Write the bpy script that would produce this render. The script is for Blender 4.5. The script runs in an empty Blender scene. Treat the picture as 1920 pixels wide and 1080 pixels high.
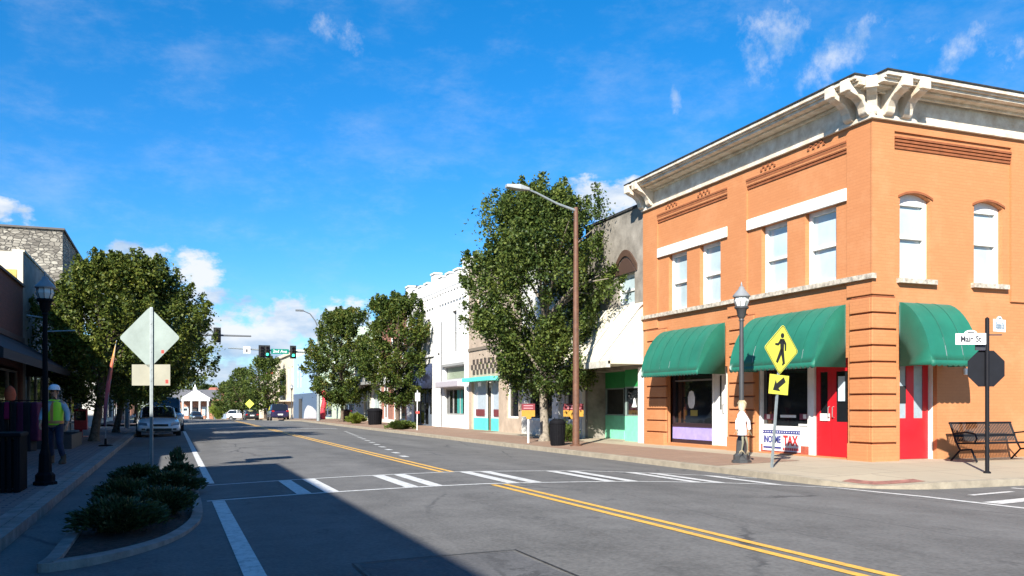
import bpy, bmesh, math, random
import numpy as np
from mathutils import Vector, Matrix, noise as mnoise
R = math.radians
C = bpy.context.scene.collection
rng = random.Random(7)

# ------------------------------------------------------------------ survey of the place
# camera stands at (0,0,EYE), the street runs along +Y, right facades on X = FX
F, HZ, EYE, TH = 1650.0, 760.0, 1.5, math.atan(639 / 1650)
cs, sn = math.cos(TH), math.sin(TH)
FX, CY = 14.8, 15.63            # front and side wall planes of the corner building
def fy(px, X=FX):
    a = (px - 960) / F
    return X * (cs - sn * a) / (cs * a + sn)
def fz(px, py, X=FX):
    d = X * sn + fy(px, X) * cs
    return EYE - (py - HZ) / F * d
def sx(px, Y=CY):
    a = (px - 960) / F
    return Y * (cs * a + sn) / (cs - sn * a)
def sz(px, py, Y=CY):
    d = sx(px, Y) * sn + Y * cs
    return EYE - (py - HZ) / F * d
def at(px, d):
    a = (px - 960) / F
    return d * (a * cs + sn), d * (cs - a * sn)
def G(y):                        # the street tops a low crest and runs down beyond it
    return 0.0 if y < 84 else -0.0135 * (y - 84)
def crown(x):
    return max(0.0, 0.14 * (1 - ((x - 5.23) / 6.1) ** 2))
def walk(x):                     # right-hand pavement rises to the walls
    return 0.13 + 0.03 * min(3.5, max(0, x - 11.3))

# ------------------------------------------------------------------ materials
MATS = {}
def nt(name):
    m = bpy.data.materials.new(name); m.use_nodes = True
    n = m.node_tree.nodes; l = m.node_tree.links
    return m, n, l, n['Principled BSDF']
def math_node(n, l, op, a, b=None, c=None):
    q = n.new('ShaderNodeMath'); q.operation = op
    for i, v in enumerate((a, b, c)):
        if v is None: continue
        if isinstance(v, (int, float)): q.inputs[i].default_value = v
        else: l.new(v, q.inputs[i])
    return q.outputs[0]
def mat(name, col, rough=0.7, var=0.12, scale=3.0, bump=0.0, bscale=40, metal=0.0, spec=0.5, col2=None, coat=0):
    if name in MATS: return MATS[name]
    m, n, l, b = nt(name)
    tc = n.new('ShaderNodeTexCoord')
    nz = n.new('ShaderNodeTexNoise'); nz.inputs['Scale'].default_value = scale; nz.inputs['Detail'].default_value = 6
    nz.inputs['Roughness'].default_value = 0.65
    l.new(tc.outputs['Object'], nz.inputs['Vector'])
    rp = n.new('ShaderNodeValToRGB')
    c2 = col2 or [c * (1 - var * 2.2) for c in col]
    rp.color_ramp.elements[0].position = 0.3; rp.color_ramp.elements[1].position = 0.7
    rp.color_ramp.elements[0].color = (*c2, 1)
    rp.color_ramp.elements[1].color = (*[min(1, c * (1 + var)) for c in col], 1)
    l.new(nz.outputs[0], rp.inputs[0]); l.new(rp.outputs[0], b.inputs['Base Color'])
    b.inputs['Roughness'].default_value = rough; b.inputs['Metallic'].default_value = metal
    b.inputs['Specular IOR Level'].default_value = spec
    if coat: b.inputs['Coat Weight'].default_value = coat
    if bump:
        nb = n.new('ShaderNodeTexNoise'); nb.inputs['Scale'].default_value = bscale; nb.inputs['Detail'].default_value = 4
        l.new(tc.outputs['Object'], nb.inputs['Vector'])
        bp = n.new('ShaderNodeBump'); bp.inputs['Strength'].default_value = bump; bp.inputs['Distance'].default_value = 0.02
        l.new(nb.outputs[0], bp.inputs['Height']); l.new(bp.outputs[0], b.inputs['Normal'])
    MATS[name] = m
    return m
def wallvec(n, l):
    tc = n.new('ShaderNodeTexCoord'); ge = n.new('ShaderNodeNewGeometry')
    s = n.new('ShaderNodeSeparateXYZ'); l.new(tc.outputs['Object'], s.inputs[0])
    g = n.new('ShaderNodeSeparateXYZ'); l.new(ge.outputs['True Normal'], g.inputs[0])
    ax = math_node(n, l, 'GREATER_THAN', math_node(n, l, 'ABSOLUTE', g.outputs[0]), 0.6)
    u = n.new('ShaderNodeMix'); u.data_type = 'FLOAT'
    l.new(ax, u.inputs[0]); l.new(s.outputs[0], u.inputs[2]); l.new(s.outputs[1], u.inputs[3])
    c = n.new('ShaderNodeCombineXYZ'); l.new(u.outputs[0], c.inputs[0]); l.new(s.outputs[2], c.inputs[1])
    return tc, c.outputs[0]
def brick(name, c1, c2, mortar, bw=0.22, bh=0.075, ms=0.008, rough=0.85, stain=0.35, bump=0.4, stainc=None, flat=False, var=1.0):
    if name in MATS: return MATS[name]
    m, n, l, b = nt(name)
    tc, v = wallvec(n, l)
    if flat: v = tc.outputs['Object']
    br = n.new('ShaderNodeTexBrick'); l.new(v, br.inputs['Vector'])
    br.inputs['Scale'].default_value = 1; br.inputs['Brick Width'].default_value = bw; br.inputs['Row Height'].default_value = bh
    br.inputs['Mortar Size'].default_value = ms; br.inputs['Mortar Smooth'].default_value = 0.3
    br.inputs['Color1'].default_value = (*c1, 1); br.inputs['Color2'].default_value = (*c2, 1); br.inputs['Mortar'].default_value = (*mortar, 1)
    nz = n.new('ShaderNodeTexNoise'); nz.inputs['Scale'].default_value = 0.7; nz.inputs['Detail'].default_value = 8; nz.inputs['Roughness'].default_value = 0.7
    l.new(tc.outputs['Object'], nz.inputs['Vector'])
    mr = n.new('ShaderNodeMapRange'); mr.inputs[1].default_value = 0.5; mr.inputs[2].default_value = 0.75; mr.inputs[3].default_value = 0; mr.inputs[4].default_value = stain
    l.new(nz.outputs[0], mr.inputs[0])
    mx = n.new('ShaderNodeMix'); mx.data_type = 'RGBA'
    l.new(mr.outputs[0], mx.inputs[0]); l.new(br.outputs['Color'], mx.inputs[6])
    mx.inputs[7].default_value = (*(stainc or [c * 0.55 for c in c1]), 1)
    # small chips and flakes
    n2 = n.new('ShaderNodeTexNoise'); n2.inputs['Scale'].default_value = 5; n2.inputs['Detail'].default_value = 5; n2.inputs['Roughness'].default_value = 0.8
    mp = n.new('ShaderNodeMapping'); mp.inputs['Scale'].default_value = (1, 1, 3.5); l.new(tc.outputs['Object'], mp.inputs[0]); l.new(mp.outputs[0], n2.inputs['Vector'])
    m2 = n.new('ShaderNodeMapRange'); m2.inputs[1].default_value = 0.58; m2.inputs[2].default_value = 0.70; m2.inputs[4].default_value = 0.5 * var
    l.new(n2.outputs[0], m2.inputs[0])
    mx2 = n.new('ShaderNodeMix'); mx2.data_type = 'RGBA'
    l.new(m2.outputs[0], mx2.inputs[0]); l.new(mx.outputs[2], mx2.inputs[6]); mx2.inputs[7].default_value = (*[c * 0.6 for c in c1], 1)
    l.new(mx2.outputs[2], b.inputs['Base Color'])
    b.inputs['Roughness'].default_value = rough
    bp = n.new('ShaderNodeBump'); bp.inputs['Strength'].default_value = bump; bp.inputs['Distance'].default_value = 0.01; bp.invert = True
    l.new(br.outputs['Fac'], bp.inputs['Height']); l.new(bp.outputs[0], b.inputs['Normal'])
    MATS[name] = m
    return m
def glass(name, col, rough=0.04, spec=0.8):
    if name in MATS: return MATS[name]
    m, n, l, b = nt(name)
    b.inputs['Base Color'].default_value = (*col, 1); b.inputs['Roughness'].default_value = rough
    b.inputs['Specular IOR Level'].default_value = spec
    tc = n.new('ShaderNodeTexCoord'); nz = n.new('ShaderNodeTexNoise'); nz.inputs['Scale'].default_value = 0.9
    l.new(tc.outputs['Object'], nz.inputs['Vector'])
    bp = n.new('ShaderNodeBump'); bp.inputs['Strength'].default_value = 0.06; bp.inputs['Distance'].default_value = 0.05
    l.new(nz.outputs[0], bp.inputs['Height']); l.new(bp.outputs[0], b.inputs['Normal'])
    MATS[name] = m
    return m
def leafmat(name, stops, trans=0.25):
    m, n, l, b = nt(name)
    ge = n.new('ShaderNodeNewGeometry'); tc = n.new('ShaderNodeTexCoord')
    nz = n.new('ShaderNodeTexNoise'); nz.inputs['Scale'].default_value = 0.55; nz.inputs['Detail'].default_value = 3
    l.new(tc.outputs['Object'], nz.inputs['Vector'])
    f = math_node(n, l, 'ADD', math_node(n, l, 'MULTIPLY', ge.outputs['Random Per Island'], 0.45), math_node(n, l, 'MULTIPLY', nz.outputs[0], 0.62))
    rp = n.new('ShaderNodeValToRGB')
    for i, (p, c) in enumerate(stops):
        e = rp.color_ramp.elements[i] if i < 2 else rp.color_ramp.elements.new(p)
        e.position = p; e.color = (*c, 1)
    l.new(f, rp.inputs[0]); l.new(rp.outputs[0], b.inputs['Base Color'])
    b.inputs['Roughness'].default_value = 0.55; b.inputs['Specular IOR Level'].default_value = 0.3
    tr = n.new('ShaderNodeBsdfTranslucent'); l.new(rp.outputs[0], tr.inputs[0])
    ms = n.new('ShaderNodeMixShader'); ms.inputs[0].default_value = trans
    l.new(b.outputs[0], ms.inputs[1]); l.new(tr.outputs[0], ms.inputs[2])
    l.new(ms.outputs[0], n['Material Output'].inputs['Surface'])
    MATS[name] = m
    return m

# asphalt: worn, blotched, wheel tracks, cracks
def asphalt(name, base, seal):
    m, n, l, b = nt(name)
    tc = n.new('ShaderNodeTexCoord')
    mp = n.new('ShaderNodeMapping'); mp.inputs['Scale'].default_value = (0.5, 0.07, 1); l.new(tc.outputs['Object'], mp.inputs[0])
    n1 = n.new('ShaderNodeTexNoise'); n1.inputs['Scale'].default_value = 1.2; n1.inputs['Detail'].default_value = 6; n1.inputs['Roughness'].default_value = 0.6
    l.new(mp.outputs[0], n1.inputs['Vector'])
    n2 = n.new('ShaderNodeTexNoise'); n2.inputs['Scale'].default_value = 1.1; n2.inputs['Detail'].default_value = 9; n2.inputs['Roughness'].default_value = 0.72
    l.new(tc.outputs['Object'], n2.inputs['Vector'])
    n3 = n.new('ShaderNodeTexNoise'); n3.inputs['Scale'].default_value = 26; n3.inputs['Detail'].default_value = 4
    l.new(tc.outputs['Object'], n3.inputs['Vector'])
    a = math_node(n, l, 'ADD', math_node(n, l, 'MULTIPLY', n1.outputs[0], 0.38), math_node(n, l, 'MULTIPLY', n2.outputs[0], 0.32))
    a = math_node(n, l, 'ADD', a, math_node(n, l, 'MULTIPLY', n3.outputs[0], 0.30))
    rp = n.new('ShaderNodeValToRGB')
    rp.color_ramp.elements[0].position = 0.38; rp.color_ramp.elements[0].color = (*[c * 0.62 for c in base], 1)
    rp.color_ramp.elements[1].position = 0.62; rp.color_ramp.elements[1].color = (*[c * 1.38 for c in base], 1)
    l.new(a, rp.inputs[0])
    # cracks: edges of a distorted voronoi, broken up by noise
    vm = n.new('ShaderNodeMapping'); vm.inputs['Scale'].default_value = (0.5, 0.16, 1)
    dn = n.new('ShaderNodeMix'); dn.data_type = 'RGBA'; dn.inputs[0].default_value = 0.22
    l.new(tc.outputs['Object'], dn.inputs[6]); l.new(n2.outputs['Color'], dn.inputs[7]); l.new(dn.outputs[2], vm.inputs[0])
    vo = n.new('ShaderNodeTexVoronoi'); vo.feature = 'DISTANCE_TO_EDGE'; vo.inputs['Scale'].default_value = 1.0
    l.new(vm.outputs[0], vo.inputs['Vector'])
    cr = n.new('ShaderNodeMapRange'); cr.inputs[1].default_value = 0.003; cr.inputs[2].default_value = 0.011; cr.inputs[3].default_value = 1; cr.inputs[4].default_value = 0
    l.new(vo.outputs[0], cr.inputs[0])
    gate = n.new('ShaderNodeMapRange'); gate.inputs[1].default_value = 0.44; gate.inputs[2].default_value = 0.55; l.new(n1.outputs[0], gate.inputs[0])
    ck = math_node(n, l, 'MULTIPLY', math_node(n, l, 'MULTIPLY', cr.outputs[0], gate.outputs[0]), 0.8)
    # oil and tar spots
    n4 = n.new('ShaderNodeTexNoise'); n4.inputs['Scale'].default_value = 2.4; n4.inputs['Detail'].default_value = 5; n4.inputs['Roughness'].default_value = 0.8
    mp4 = n.new('ShaderNodeMapping'); mp4.inputs['Scale'].default_value = (1, 0.45, 1); l.new(tc.outputs['Object'], mp4.inputs[0]); l.new(mp4.outputs[0], n4.inputs['Vector'])
    sp = n.new('ShaderNodeMapRange'); sp.inputs[1].default_value = 0.6; sp.inputs[2].default_value = 0.7; sp.inputs[4].default_value = 0.6; l.new(n4.outputs[0], sp.inputs[0])
    mx = n.new('ShaderNodeMix'); mx.data_type = 'RGBA'
    l.new(math_node(n, l, 'MAXIMUM', ck, sp.outputs[0]), mx.inputs[0]); l.new(rp.outputs[0], mx.inputs[6]); mx.inputs[7].default_value = (*seal, 1)
    l.new(mx.outputs[2], b.inputs['Base Color'])
    b.inputs['Roughness'].default_value = 0.85; b.inputs['Specular IOR Level'].default_value = 0.3
    bp = n.new('ShaderNodeBump'); bp.inputs['Strength'].default_value = 0.5; bp.inputs['Distance'].default_value = 0.01
    l.new(n3.outputs[0], bp.inputs['Height']); l.new(bp.outputs[0], b.inputs['Normal'])
    MATS[name] = m
    return m
def paint(name, col, under=(0.09, 0.09, 0.092), wear=0.6):
    m, n, l, b = nt(name)
    tc = n.new('ShaderNodeTexCoord'); nz = n.new('ShaderNodeTexNoise'); nz.inputs['Scale'].default_value = 9; nz.inputs['Detail'].default_value = 9; nz.inputs['Roughness'].default_value = 0.85
    l.new(tc.outputs['Object'], nz.inputs['Vector'])
    mr = n.new('ShaderNodeMapRange'); mr.inputs[1].default_value = 0.47; mr.inputs[2].default_value = 0.64; mr.inputs[4].default_value = wear
    l.new(nz.outputs[0], mr.inputs[0])
    mx = n.new('ShaderNodeMix'); mx.data_type = 'RGBA'; l.new(mr.outputs[0], mx.inputs[0])
    mx.inputs[6].default_value = (*col, 1); mx.inputs[7].default_value = (*under, 1)
    l.new(mx.outputs[2], b.inputs['Base Color']); b.inputs['Roughness'].default_value = 0.6
    MATS[name] = m
    return m

ASPH = asphalt('asphalt', (0.124, 0.121, 0.116), (0.045, 0.045, 0.047))
WPAINT = paint('white road paint', (0.60, 0.60, 0.58)); YPAINT = paint('yellow road paint', (0.72, 0.40, 0.06), wear=0.45)
WPWORN = paint('worn white road paint', (0.42, 0.42, 0.41), wear=0.9)
CONC = brick('concrete', (0.37, 0.31, 0.225), (0.34, 0.285, 0.205), (0.19, 0.16, 0.12), 1.5, 1.5, 0.012, 0.9, 0.5, 0.3, (0.27, 0.225, 0.17), flat=True, var=0.7)
KERB = mat('kerb concrete', (0.32, 0.275, 0.205), 0.9, 0.14, 4, 0.4, 50)
KERBL = mat('left kerb concrete', (0.27, 0.235, 0.21), 0.9, 0.2, 4, 0.4, 50)
PAVER = brick('brick pavers', (0.27, 0.165, 0.11), (0.225, 0.14, 0.095), (0.16, 0.125, 0.09), 0.2, 0.1, 0.006, 0.9, 0.35, 0.3, (0.33, 0.27, 0.21), flat=True)
PAVERL = brick('grey pavers', (0.25, 0.18, 0.16), (0.18, 0.13, 0.12), (0.07, 0.06, 0.062), 0.3, 0.15, 0.016, 0.9, 0.3, 0.5, flat=True)
MULCH = mat('bark mulch', (0.050, 0.033, 0.024), 0.95, 0.5, 14, 1.0, 60)
ORANGE = brick('orange painted brick', (0.475, 0.192, 0.074), (0.455, 0.18, 0.068), (0.44, 0.172, 0.065), 0.22, 0.075, 0.007, 0.8, 0.6, 0.4, (0.56, 0.27, 0.125), var=0.9)
RUST = mat('orange paint on corbels', (0.27, 0.085, 0.03), 0.85, 0.15, 5)
WHITE = mat('white painted wood', (0.76, 0.75, 0.71), 0.55, 0.08, 3)
CORN = mat('weathered cream cornice', (0.70, 0.655, 0.56), 0.65, 0.1, 3.4, 0.2, 20, col2=(0.48, 0.38, 0.27))
SILL = mat('weathered stone sill', (0.50, 0.44, 0.36), 0.85, 0.3, 9, 0.3, 40)
TAR = mat('dark roof edge', (0.03, 0.03, 0.03), 0.8, 0.3, 6)
ROOFM = mat('roof felt', (0.10, 0.10, 0.10), 0.95, 0.2, 2)
DGLASS = glass('dark shop glass', (0.012, 0.014, 0.016))
BGLASS = mat('window glass over pale blind', (0.44, 0.54, 0.57), 0.1, 0.10, 0.9, spec=0.9)
CGLASS = glass('car glass', (0.01, 0.012, 0.015), 0.03)
BLACK = mat('black powder coat', (0.007, 0.007, 0.009), 0.8, 0.15, 12, spec=0.12)
BLACKM = mat('satin black metal', (0.009, 0.009, 0.012), 0.6, 0.1, 10, spec=0.2)
GALV = mat('galvanised steel', (0.30, 0.34, 0.35), 0.5, 0.12, 9, metal=0.4)
SIGNBACK = mat('bare aluminium sign back', (0.235, 0.285, 0.265), 0.5, 0.08, 3, metal=0.25)
SIGNBEIGE = mat('beige sign back', (0.29, 0.28, 0.215), 0.55, 0.06, 4)
BROWNP = mat('brown painted pole', (0.135, 0.062, 0.036), 0.6, 0.18, 8)
RED = mat('red painted door', (0.52, 0.012, 0.02), 0.35, 0.08, 3)
def plain(name, col, rough=0.6, **k): return mat(name, col, rough, k.pop('var', 0.08), k.pop('scale', 6), **k)

# awning cloth: satin green vinyl
def awnmat(name, col, stripe=None):
    m = plain(name, col, 0.6, spec=0.35, var=0.10, scale=1.3)
    b = m.node_tree.nodes['Principled BSDF']; b.inputs['Sheen Weight'].default_value = 0.2; b.inputs['Sheen Roughness'].default_value = 0.4; b.inputs['Sheen Tint'].default_value = (0.7, 1, 0.9, 1)
    return m
GREEN = awnmat('green awning vinyl', (0.010, 0.135, 0.088))
TEAL = plain('turquoise paint', (0.10, 0.62, 0.52))
MINT = plain('mint paint', (0.20, 0.66, 0.42), var=0.06)
DKGREEN = plain('strong green paint', (0.02, 0.27, 0.07))
BARK = mat('bark', (0.13, 0.095, 0.07), 0.95, 0.35, 9, 0.8, 30)
GREYBARK = mat('pale grey bark', (0.27, 0.23, 0.18), 0.95, 0.3, 9, 0.8, 30)
LEAF = leafmat('plain green leaves', [(0.15, (0.012, 0.035, 0.008)), (0.5, (0.056, 0.088, 0.016)), (0.85, (0.150, 0.180, 0.034))])  # leaf greens, varied at random by leaf and clump
LEAFR = leafmat('turning leaves', [(0.15, (0.015, 0.033, 0.008)), (0.48, (0.052, 0.088, 0.014)), (0.74, (0.120, 0.140, 0.022)), (0.97, (0.22, 0.085, 0.025))])
LEAFL = leafmat('olive leaves', [(0.15, (0.018, 0.036, 0.008)), (0.5, (0.068, 0.098, 0.014)), (0.78, (0.145, 0.155, 0.022)), (0.97, (0.23, 0.15, 0.025))])
JUNI = leafmat('juniper needles', [(0.15, (0.010, 0.020, 0.009)), (0.5, (0.045, 0.066, 0.022)), (0.85, (0.095, 0.115, 0.038))], 0.1)
BUSH = leafmat('yellow green leaves', [(0.15, (0.05, 0.07, 0.012)), (0.5, (0.12, 0.16, 0.02)), (0.85, (0.24, 0.28, 0.04))])

# ------------------------------------------------------------------ mesh helpers
def base_of(o):
    v = Vector((0, 0, 0))
    while o: v += o.location; o = o.parent
    return v
class MB:
    def __init__(s): s.v = []; s.f = []; s.mi = []
    def add(s, vs, fs, mi=0):
        k = len(s.v); s.v += [tuple(v) for v in vs]
        s.f += [tuple(i + k for i in f) for f in fs]; s.mi += [mi] * len(fs)
        return s
    def box(s, x0, x1, y0, y1, z0, z1, mi=0):
        x0, x1 = min(x0, x1), max(x0, x1); y0, y1 = min(y0, y1), max(y0, y1); z0, z1 = min(z0, z1), max(z0, z1)
        return s.add([(x0,y0,z0),(x1,y0,z0),(x1,y1,z0),(x0,y1,z0),(x0,y0,z1),(x1,y0,z1),(x1,y1,z1),(x0,y1,z1)],
                     [(0,3,2,1),(4,5,6,7),(0,1,5,4),(1,2,6,5),(2,3,7,6),(3,0,4,7)], mi)
    def obox(s, c, u, v, w, mi=0):   # oriented box: centre, three half-axis vectors
        c, u, v, w = map(Vector, (c, u, v, w)); p = []
        for k in (-1, 1):
            for (i, j) in ((-1,-1),(1,-1),(1,1),(-1,1)): p.append(c + u*i + v*j + w*k)
        return s.add(p, [(0,3,2,1),(4,5,6,7),(0,1,5,4),(1,2,6,5),(2,3,7,6),(3,0,4,7)], mi)
    def quad(s, a, b, c, d, mi=0): return s.add([a,b,c,d], [(0,1,2,3)], mi)
    def ring(s, rings, close=True, caps=True, mi=0):
        n = len(rings[0]); vs = [p for r in rings for p in r]; fs = []
        for i in range(len(rings)-1):
            for j in range(n if close else n-1):
                a = i*n+j; b = i*n+(j+1) % n
                fs.append((a, b, b+n, a+n))
        if caps and close:
            fs.append(tuple(reversed(range(n)))); fs.append(tuple(range((len(rings)-1)*n, len(rings)*n)))
        return s.add(vs, fs, mi)
    def tube(s, pts, rad, n=8, mi=0, flat=None):
        pts = [Vector(p) for p in pts]; rads = rad if isinstance(rad, (list, tuple)) else [rad]*len(pts)
        rings = []; up = Vector((0, 0, 1)); prev = None
        for i, p in enumerate(pts):
            t = (pts[min(i+1, len(pts)-1)] - pts[max(i-1, 0)]).normalized()
            if prev is None:
                a = t.cross(up if abs(t.z) < 0.9 else Vector((1, 0, 0))).normalized()
            else: a = (prev - t * prev.dot(t)).normalized()
            prev = a; b = t.cross(a)
            rings.append([p + (a*math.cos(2*math.pi*k/n) + b*math.sin(2*math.pi*k/n)) * rads[i] for k in range(n)])
        return s.ring(rings, mi=mi)
    def lathe(s, prof, c, n=16, mi=0):
        rings = [[(c[0]+r*math.cos(2*math.pi*k/n), c[1]+r*math.sin(2*math.pi*k/n), c[2]+z) for k in range(n)] for r, z in prof]
        return s.ring(rings, mi=mi)
    def prism(s, poly, fn0, fn1, mi=0):
        n = len(poly); a = [fn0(*p) for p in poly]; b = [fn1(*p) for p in poly]
        return s.add(a+b, [tuple(range(n)), tuple(range(2*n-1, n-1, -1))] + [(i, i+n, (i+1) % n + n, (i+1) % n) for i in range(n)], mi)
    def build(s, name, m=None, parent=None, smooth=False, bevel=0, fix=True):
        me = bpy.data.meshes.new(name)
        o = bpy.data.objects.new(name, me)
        off = base_of(parent)
        vs = [(x-off.x, y-off.y, z-off.z) for x, y, z in s.v] if parent else s.v
        me.from_pydata(vs, [], s.f)
        for mm in (m if isinstance(m, (list, tuple)) else [m]):
            if mm: me.materials.append(mm)
        if any(s.mi): me.polygons.foreach_set('material_index', s.mi)
        if fix:
            bm = bmesh.new(); bm.from_mesh(me)
            bmesh.ops.remove_doubles(bm, verts=bm.verts, dist=1e-5)
            bmesh.ops.recalc_face_normals(bm, faces=bm.faces); bm.to_mesh(me); bm.free()
        if smooth:
            me.polygons.foreach_set('use_smooth', [True]*len(me.polygons))
            try: me.set_sharp_from_angle(angle=R(40))
            except Exception: pass
        C.objects.link(o); o.parent = parent
        if bevel:
            b = o.modifiers.new('bevel', 'BEVEL'); b.width = bevel; b.segments = 2; b.limit_method = 'ANGLE'
        return o
def tag(o, label=None, cat=None, group=None, kind=None):
    for k, v in (('label', label), ('category', cat), ('group', group), ('kind', kind)):
        if v: o[k] = v
    return o
def thing(name, label, cat, loc=(0, 0, 0), group=None):
    o = bpy.data.objects.new(name, None); C.objects.link(o); o.location = loc; o.empty_display_size = 0.2
    return tag(o, label, cat, group)
def struct(o): o['kind'] = 'structure'; return o
def kids(o): return [c for c in C.objects if c.parent == o]
def dup(root, loc, rz=0, label=None, scale=None, group=None):
    def cp(o, par):
        c = o.copy(); C.objects.link(c); c.parent = par
        for ch in kids(o): cp(ch, c)
        return c
    r = cp(root, None); r.location = loc; r.rotation_euler = (0, 0, rz)
    if label: r['label'] = label
    if group: r['group'] = group
    if scale: r.scale = scale if isinstance(scale, tuple) else (scale,)*3
    return r
def text_mb(txt, size, origin, ux, uz, depth=0.004, align='CENTER', bold=0.018, narrow=1.0):
    cu = bpy.data.curves.new('lettering', 'FONT'); cu.body = txt; cu.size = size; cu.align_x = align; cu.align_y = 'CENTER'
    cu.extrude = depth; cu.resolution_u = 3; cu.offset = bold*size
    o = bpy.data.objects.new('lettering', cu); C.objects.link(o)
    bpy.context.view_layer.update()
    me = bpy.data.meshes.new_from_object(o.evaluated_get(bpy.context.evaluated_depsgraph_get()))
    mb = MB(); ux, uz, og = Vector(ux).normalized(), Vector(uz).normalized(), Vector(origin); un = ux.cross(uz)
    mb.v = [tuple(og + ux*v.co.x*narrow + uz*v.co.y + un*v.co.z) for v in me.vertices]
    mb.f = [tuple(p.vertices) for p in me.polygons]; mb.mi = [0]*len(mb.f)
    bpy.data.objects.remove(o); bpy.data.curves.remove(cu); bpy.data.meshes.remove(me)
    return mb
# plane helpers: axis 'x' = wall on plane X=c (u runs along Y), axis 'y' = wall on plane Y=c (u runs along X)
def pbox(mb, ax, c0, c1, u0, u1, z0, z1, mi=0):
    return mb.box(c0, c1, u0, u1, z0, z1, mi) if ax == 'x' else mb.box(u0, u1, c0, c1, z0, z1, mi)
def P(ax, c, u, z): return (c, u, z) if ax == 'x' else (u, c, z)
def wall(mb, ax, c, u0, u1, z0, z1, ops, dep):
    us = sorted({u0, u1, *[o[0] for o in ops], *[o[1] for o in ops]}); zs = sorted({z0, z1, *[o[2] for o in ops], *[o[3] for o in ops]})
    us = [u for u in us if u0 <= u <= u1]; zs = [z for z in zs if z0 <= z <= z1]
    for i in range(len(us)-1):
        for j in range(len(zs)-1):
            cu, cz = (us[i]+us[i+1])/2, (zs[j]+zs[j+1])/2
            if any(o[0] < cu < o[1] and o[2] < cz < o[3] for o in ops): continue
            mb.quad(P(ax,c,us[i],zs[j]), P(ax,c,us[i+1],zs[j]), P(ax,c,us[i+1],zs[j+1]), P(ax,c,us[i],zs[j+1]))
    for o in ops:
        a, b, p, q = o[:4]; rise = o[4] if len(o) > 4 else 0; e = c + dep
        mb.quad(P(ax,c,a,p), P(ax,e,a,p), P(ax,e,a,q), P(ax,c,a,q)); mb.quad(P(ax,c,b,p), P(ax,e,b,p), P(ax,e,b,q), P(ax,c,b,q))
        mb.quad(P(ax,c,a,p), P(ax,e,a,p), P(ax,e,b,p), P(ax,c,b,p))
        if not rise: mb.quad(P(ax,c,a,q), P(ax,e,a,q), P(ax,e,b,q), P(ax,c,b,q))
        else:
            N = 10; pts = [(a+(b-a)*k/N, q-rise*((2*k/N-1)**2)) for k in range(N+1)]
            for k in range(N):
                (ua, za), (ub, zb) = pts[k], pts[k+1]
                mb.add([P(ax,c,ua,za), P(ax,c,ub,zb), P(ax,c,ub,q), P(ax,c,ua,q)], [(0,1,2,3)])
                mb.quad(P(ax,c,ua,za), P(ax,e,ua,za), P(ax,e,ub,zb), P(ax,c,ub,zb))
def shell(mb, x0, x1, y0, y1, z0, z1, skip=''):     # other walls and top of a building box
    if 'S' not in skip: mb.quad((x0,y0,z0),(x1,y0,z0),(x1,y0,z1),(x0,y0,z1))
    if 'N' not in skip: mb.quad((x0,y1,z0),(x1,y1,z0),(x1,y1,z1),(x0,y1,z1))
    if 'W' not in skip: mb.quad((x0,y0,z0),(x0,y1,z0),(x0,y1,z1),(x0,y0,z1))
    if 'E' not in skip: mb.quad((x1,y0,z0),(x1,y1,z0),(x1,y1,z1),(x1,y0,z1))
def window(root, ax, c, u0, u1, z0, z1, fm=None, gm=None, fw=0.09, mid=True, cols=1, rise=0, dirn=1, name='window', label=None, depth=0.08, mullw=0.05):
    """frame on plane c with the pane a little behind it; dirn=+1 when inside is towards +axis"""
    fm = fm or WHITE; gm = gm or BGLASS
    f = MB(); d = dirn
    pbox(f, ax, c, c+depth*d, u0, u0+fw, z0, z1); pbox(f, ax, c, c+depth*d, u1-fw, u1, z0, z1)
    if rise:
        N = 8
        for k in range(N):
            ua, ub = u0+fw+(u1-u0-2*fw)*k/N, u0+fw+(u1-u0-2*fw)*(k+1)/N
            pbox(f, ax, c+0.004*d, c+depth*d, ua, ub, z1-rise-fw*1.3, z1)
    else: pbox(f, ax, c+0.002*d, c+depth*d, u0+fw, u1-fw, z1-fw, z1)
    pbox(f, ax, c+0.002*d, c+depth*d, u0+fw, u1-fw, z0, z0+fw)
    if mid:
        zm = (z0+z1)/2; pbox(f, ax, c+0.01*d, c+depth*d, u0+fw, u1-fw, zm-0.04, zm+0.03)
    for k in range(1, cols):
        um = u0+(u1-u0)*k/cols; pbox(f, ax, c+0.006*d, c+depth*d, um-mullw/2, um+mullw/2, z0+fw, z1-fw)
    w = f.build(name, fm, root)
    if label: w['label'] = label
    g = MB(); pbox(g, ax, c+(depth-0.03)*d, c+(depth-0.01)*d, u0+fw-0.01, u1-fw+0.01, z0+fw-0.01, z1-fw+0.01)
    if mid:
        g = MB(); zm = (z0+z1)/2
        pbox(g, ax, c+(depth-0.045)*d, c+(depth-0.03)*d, u0+fw-0.01, u1-fw+0.01, zm, z1-fw+0.01-rise*0.2)
        pbox(g, ax, c+(depth-0.02)*d, c+(depth-0.005)*d, u0+fw-0.01, u1-fw+0.01, z0+fw-0.01, zm)
    g.build('pane', gm, w)
    return w

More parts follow.
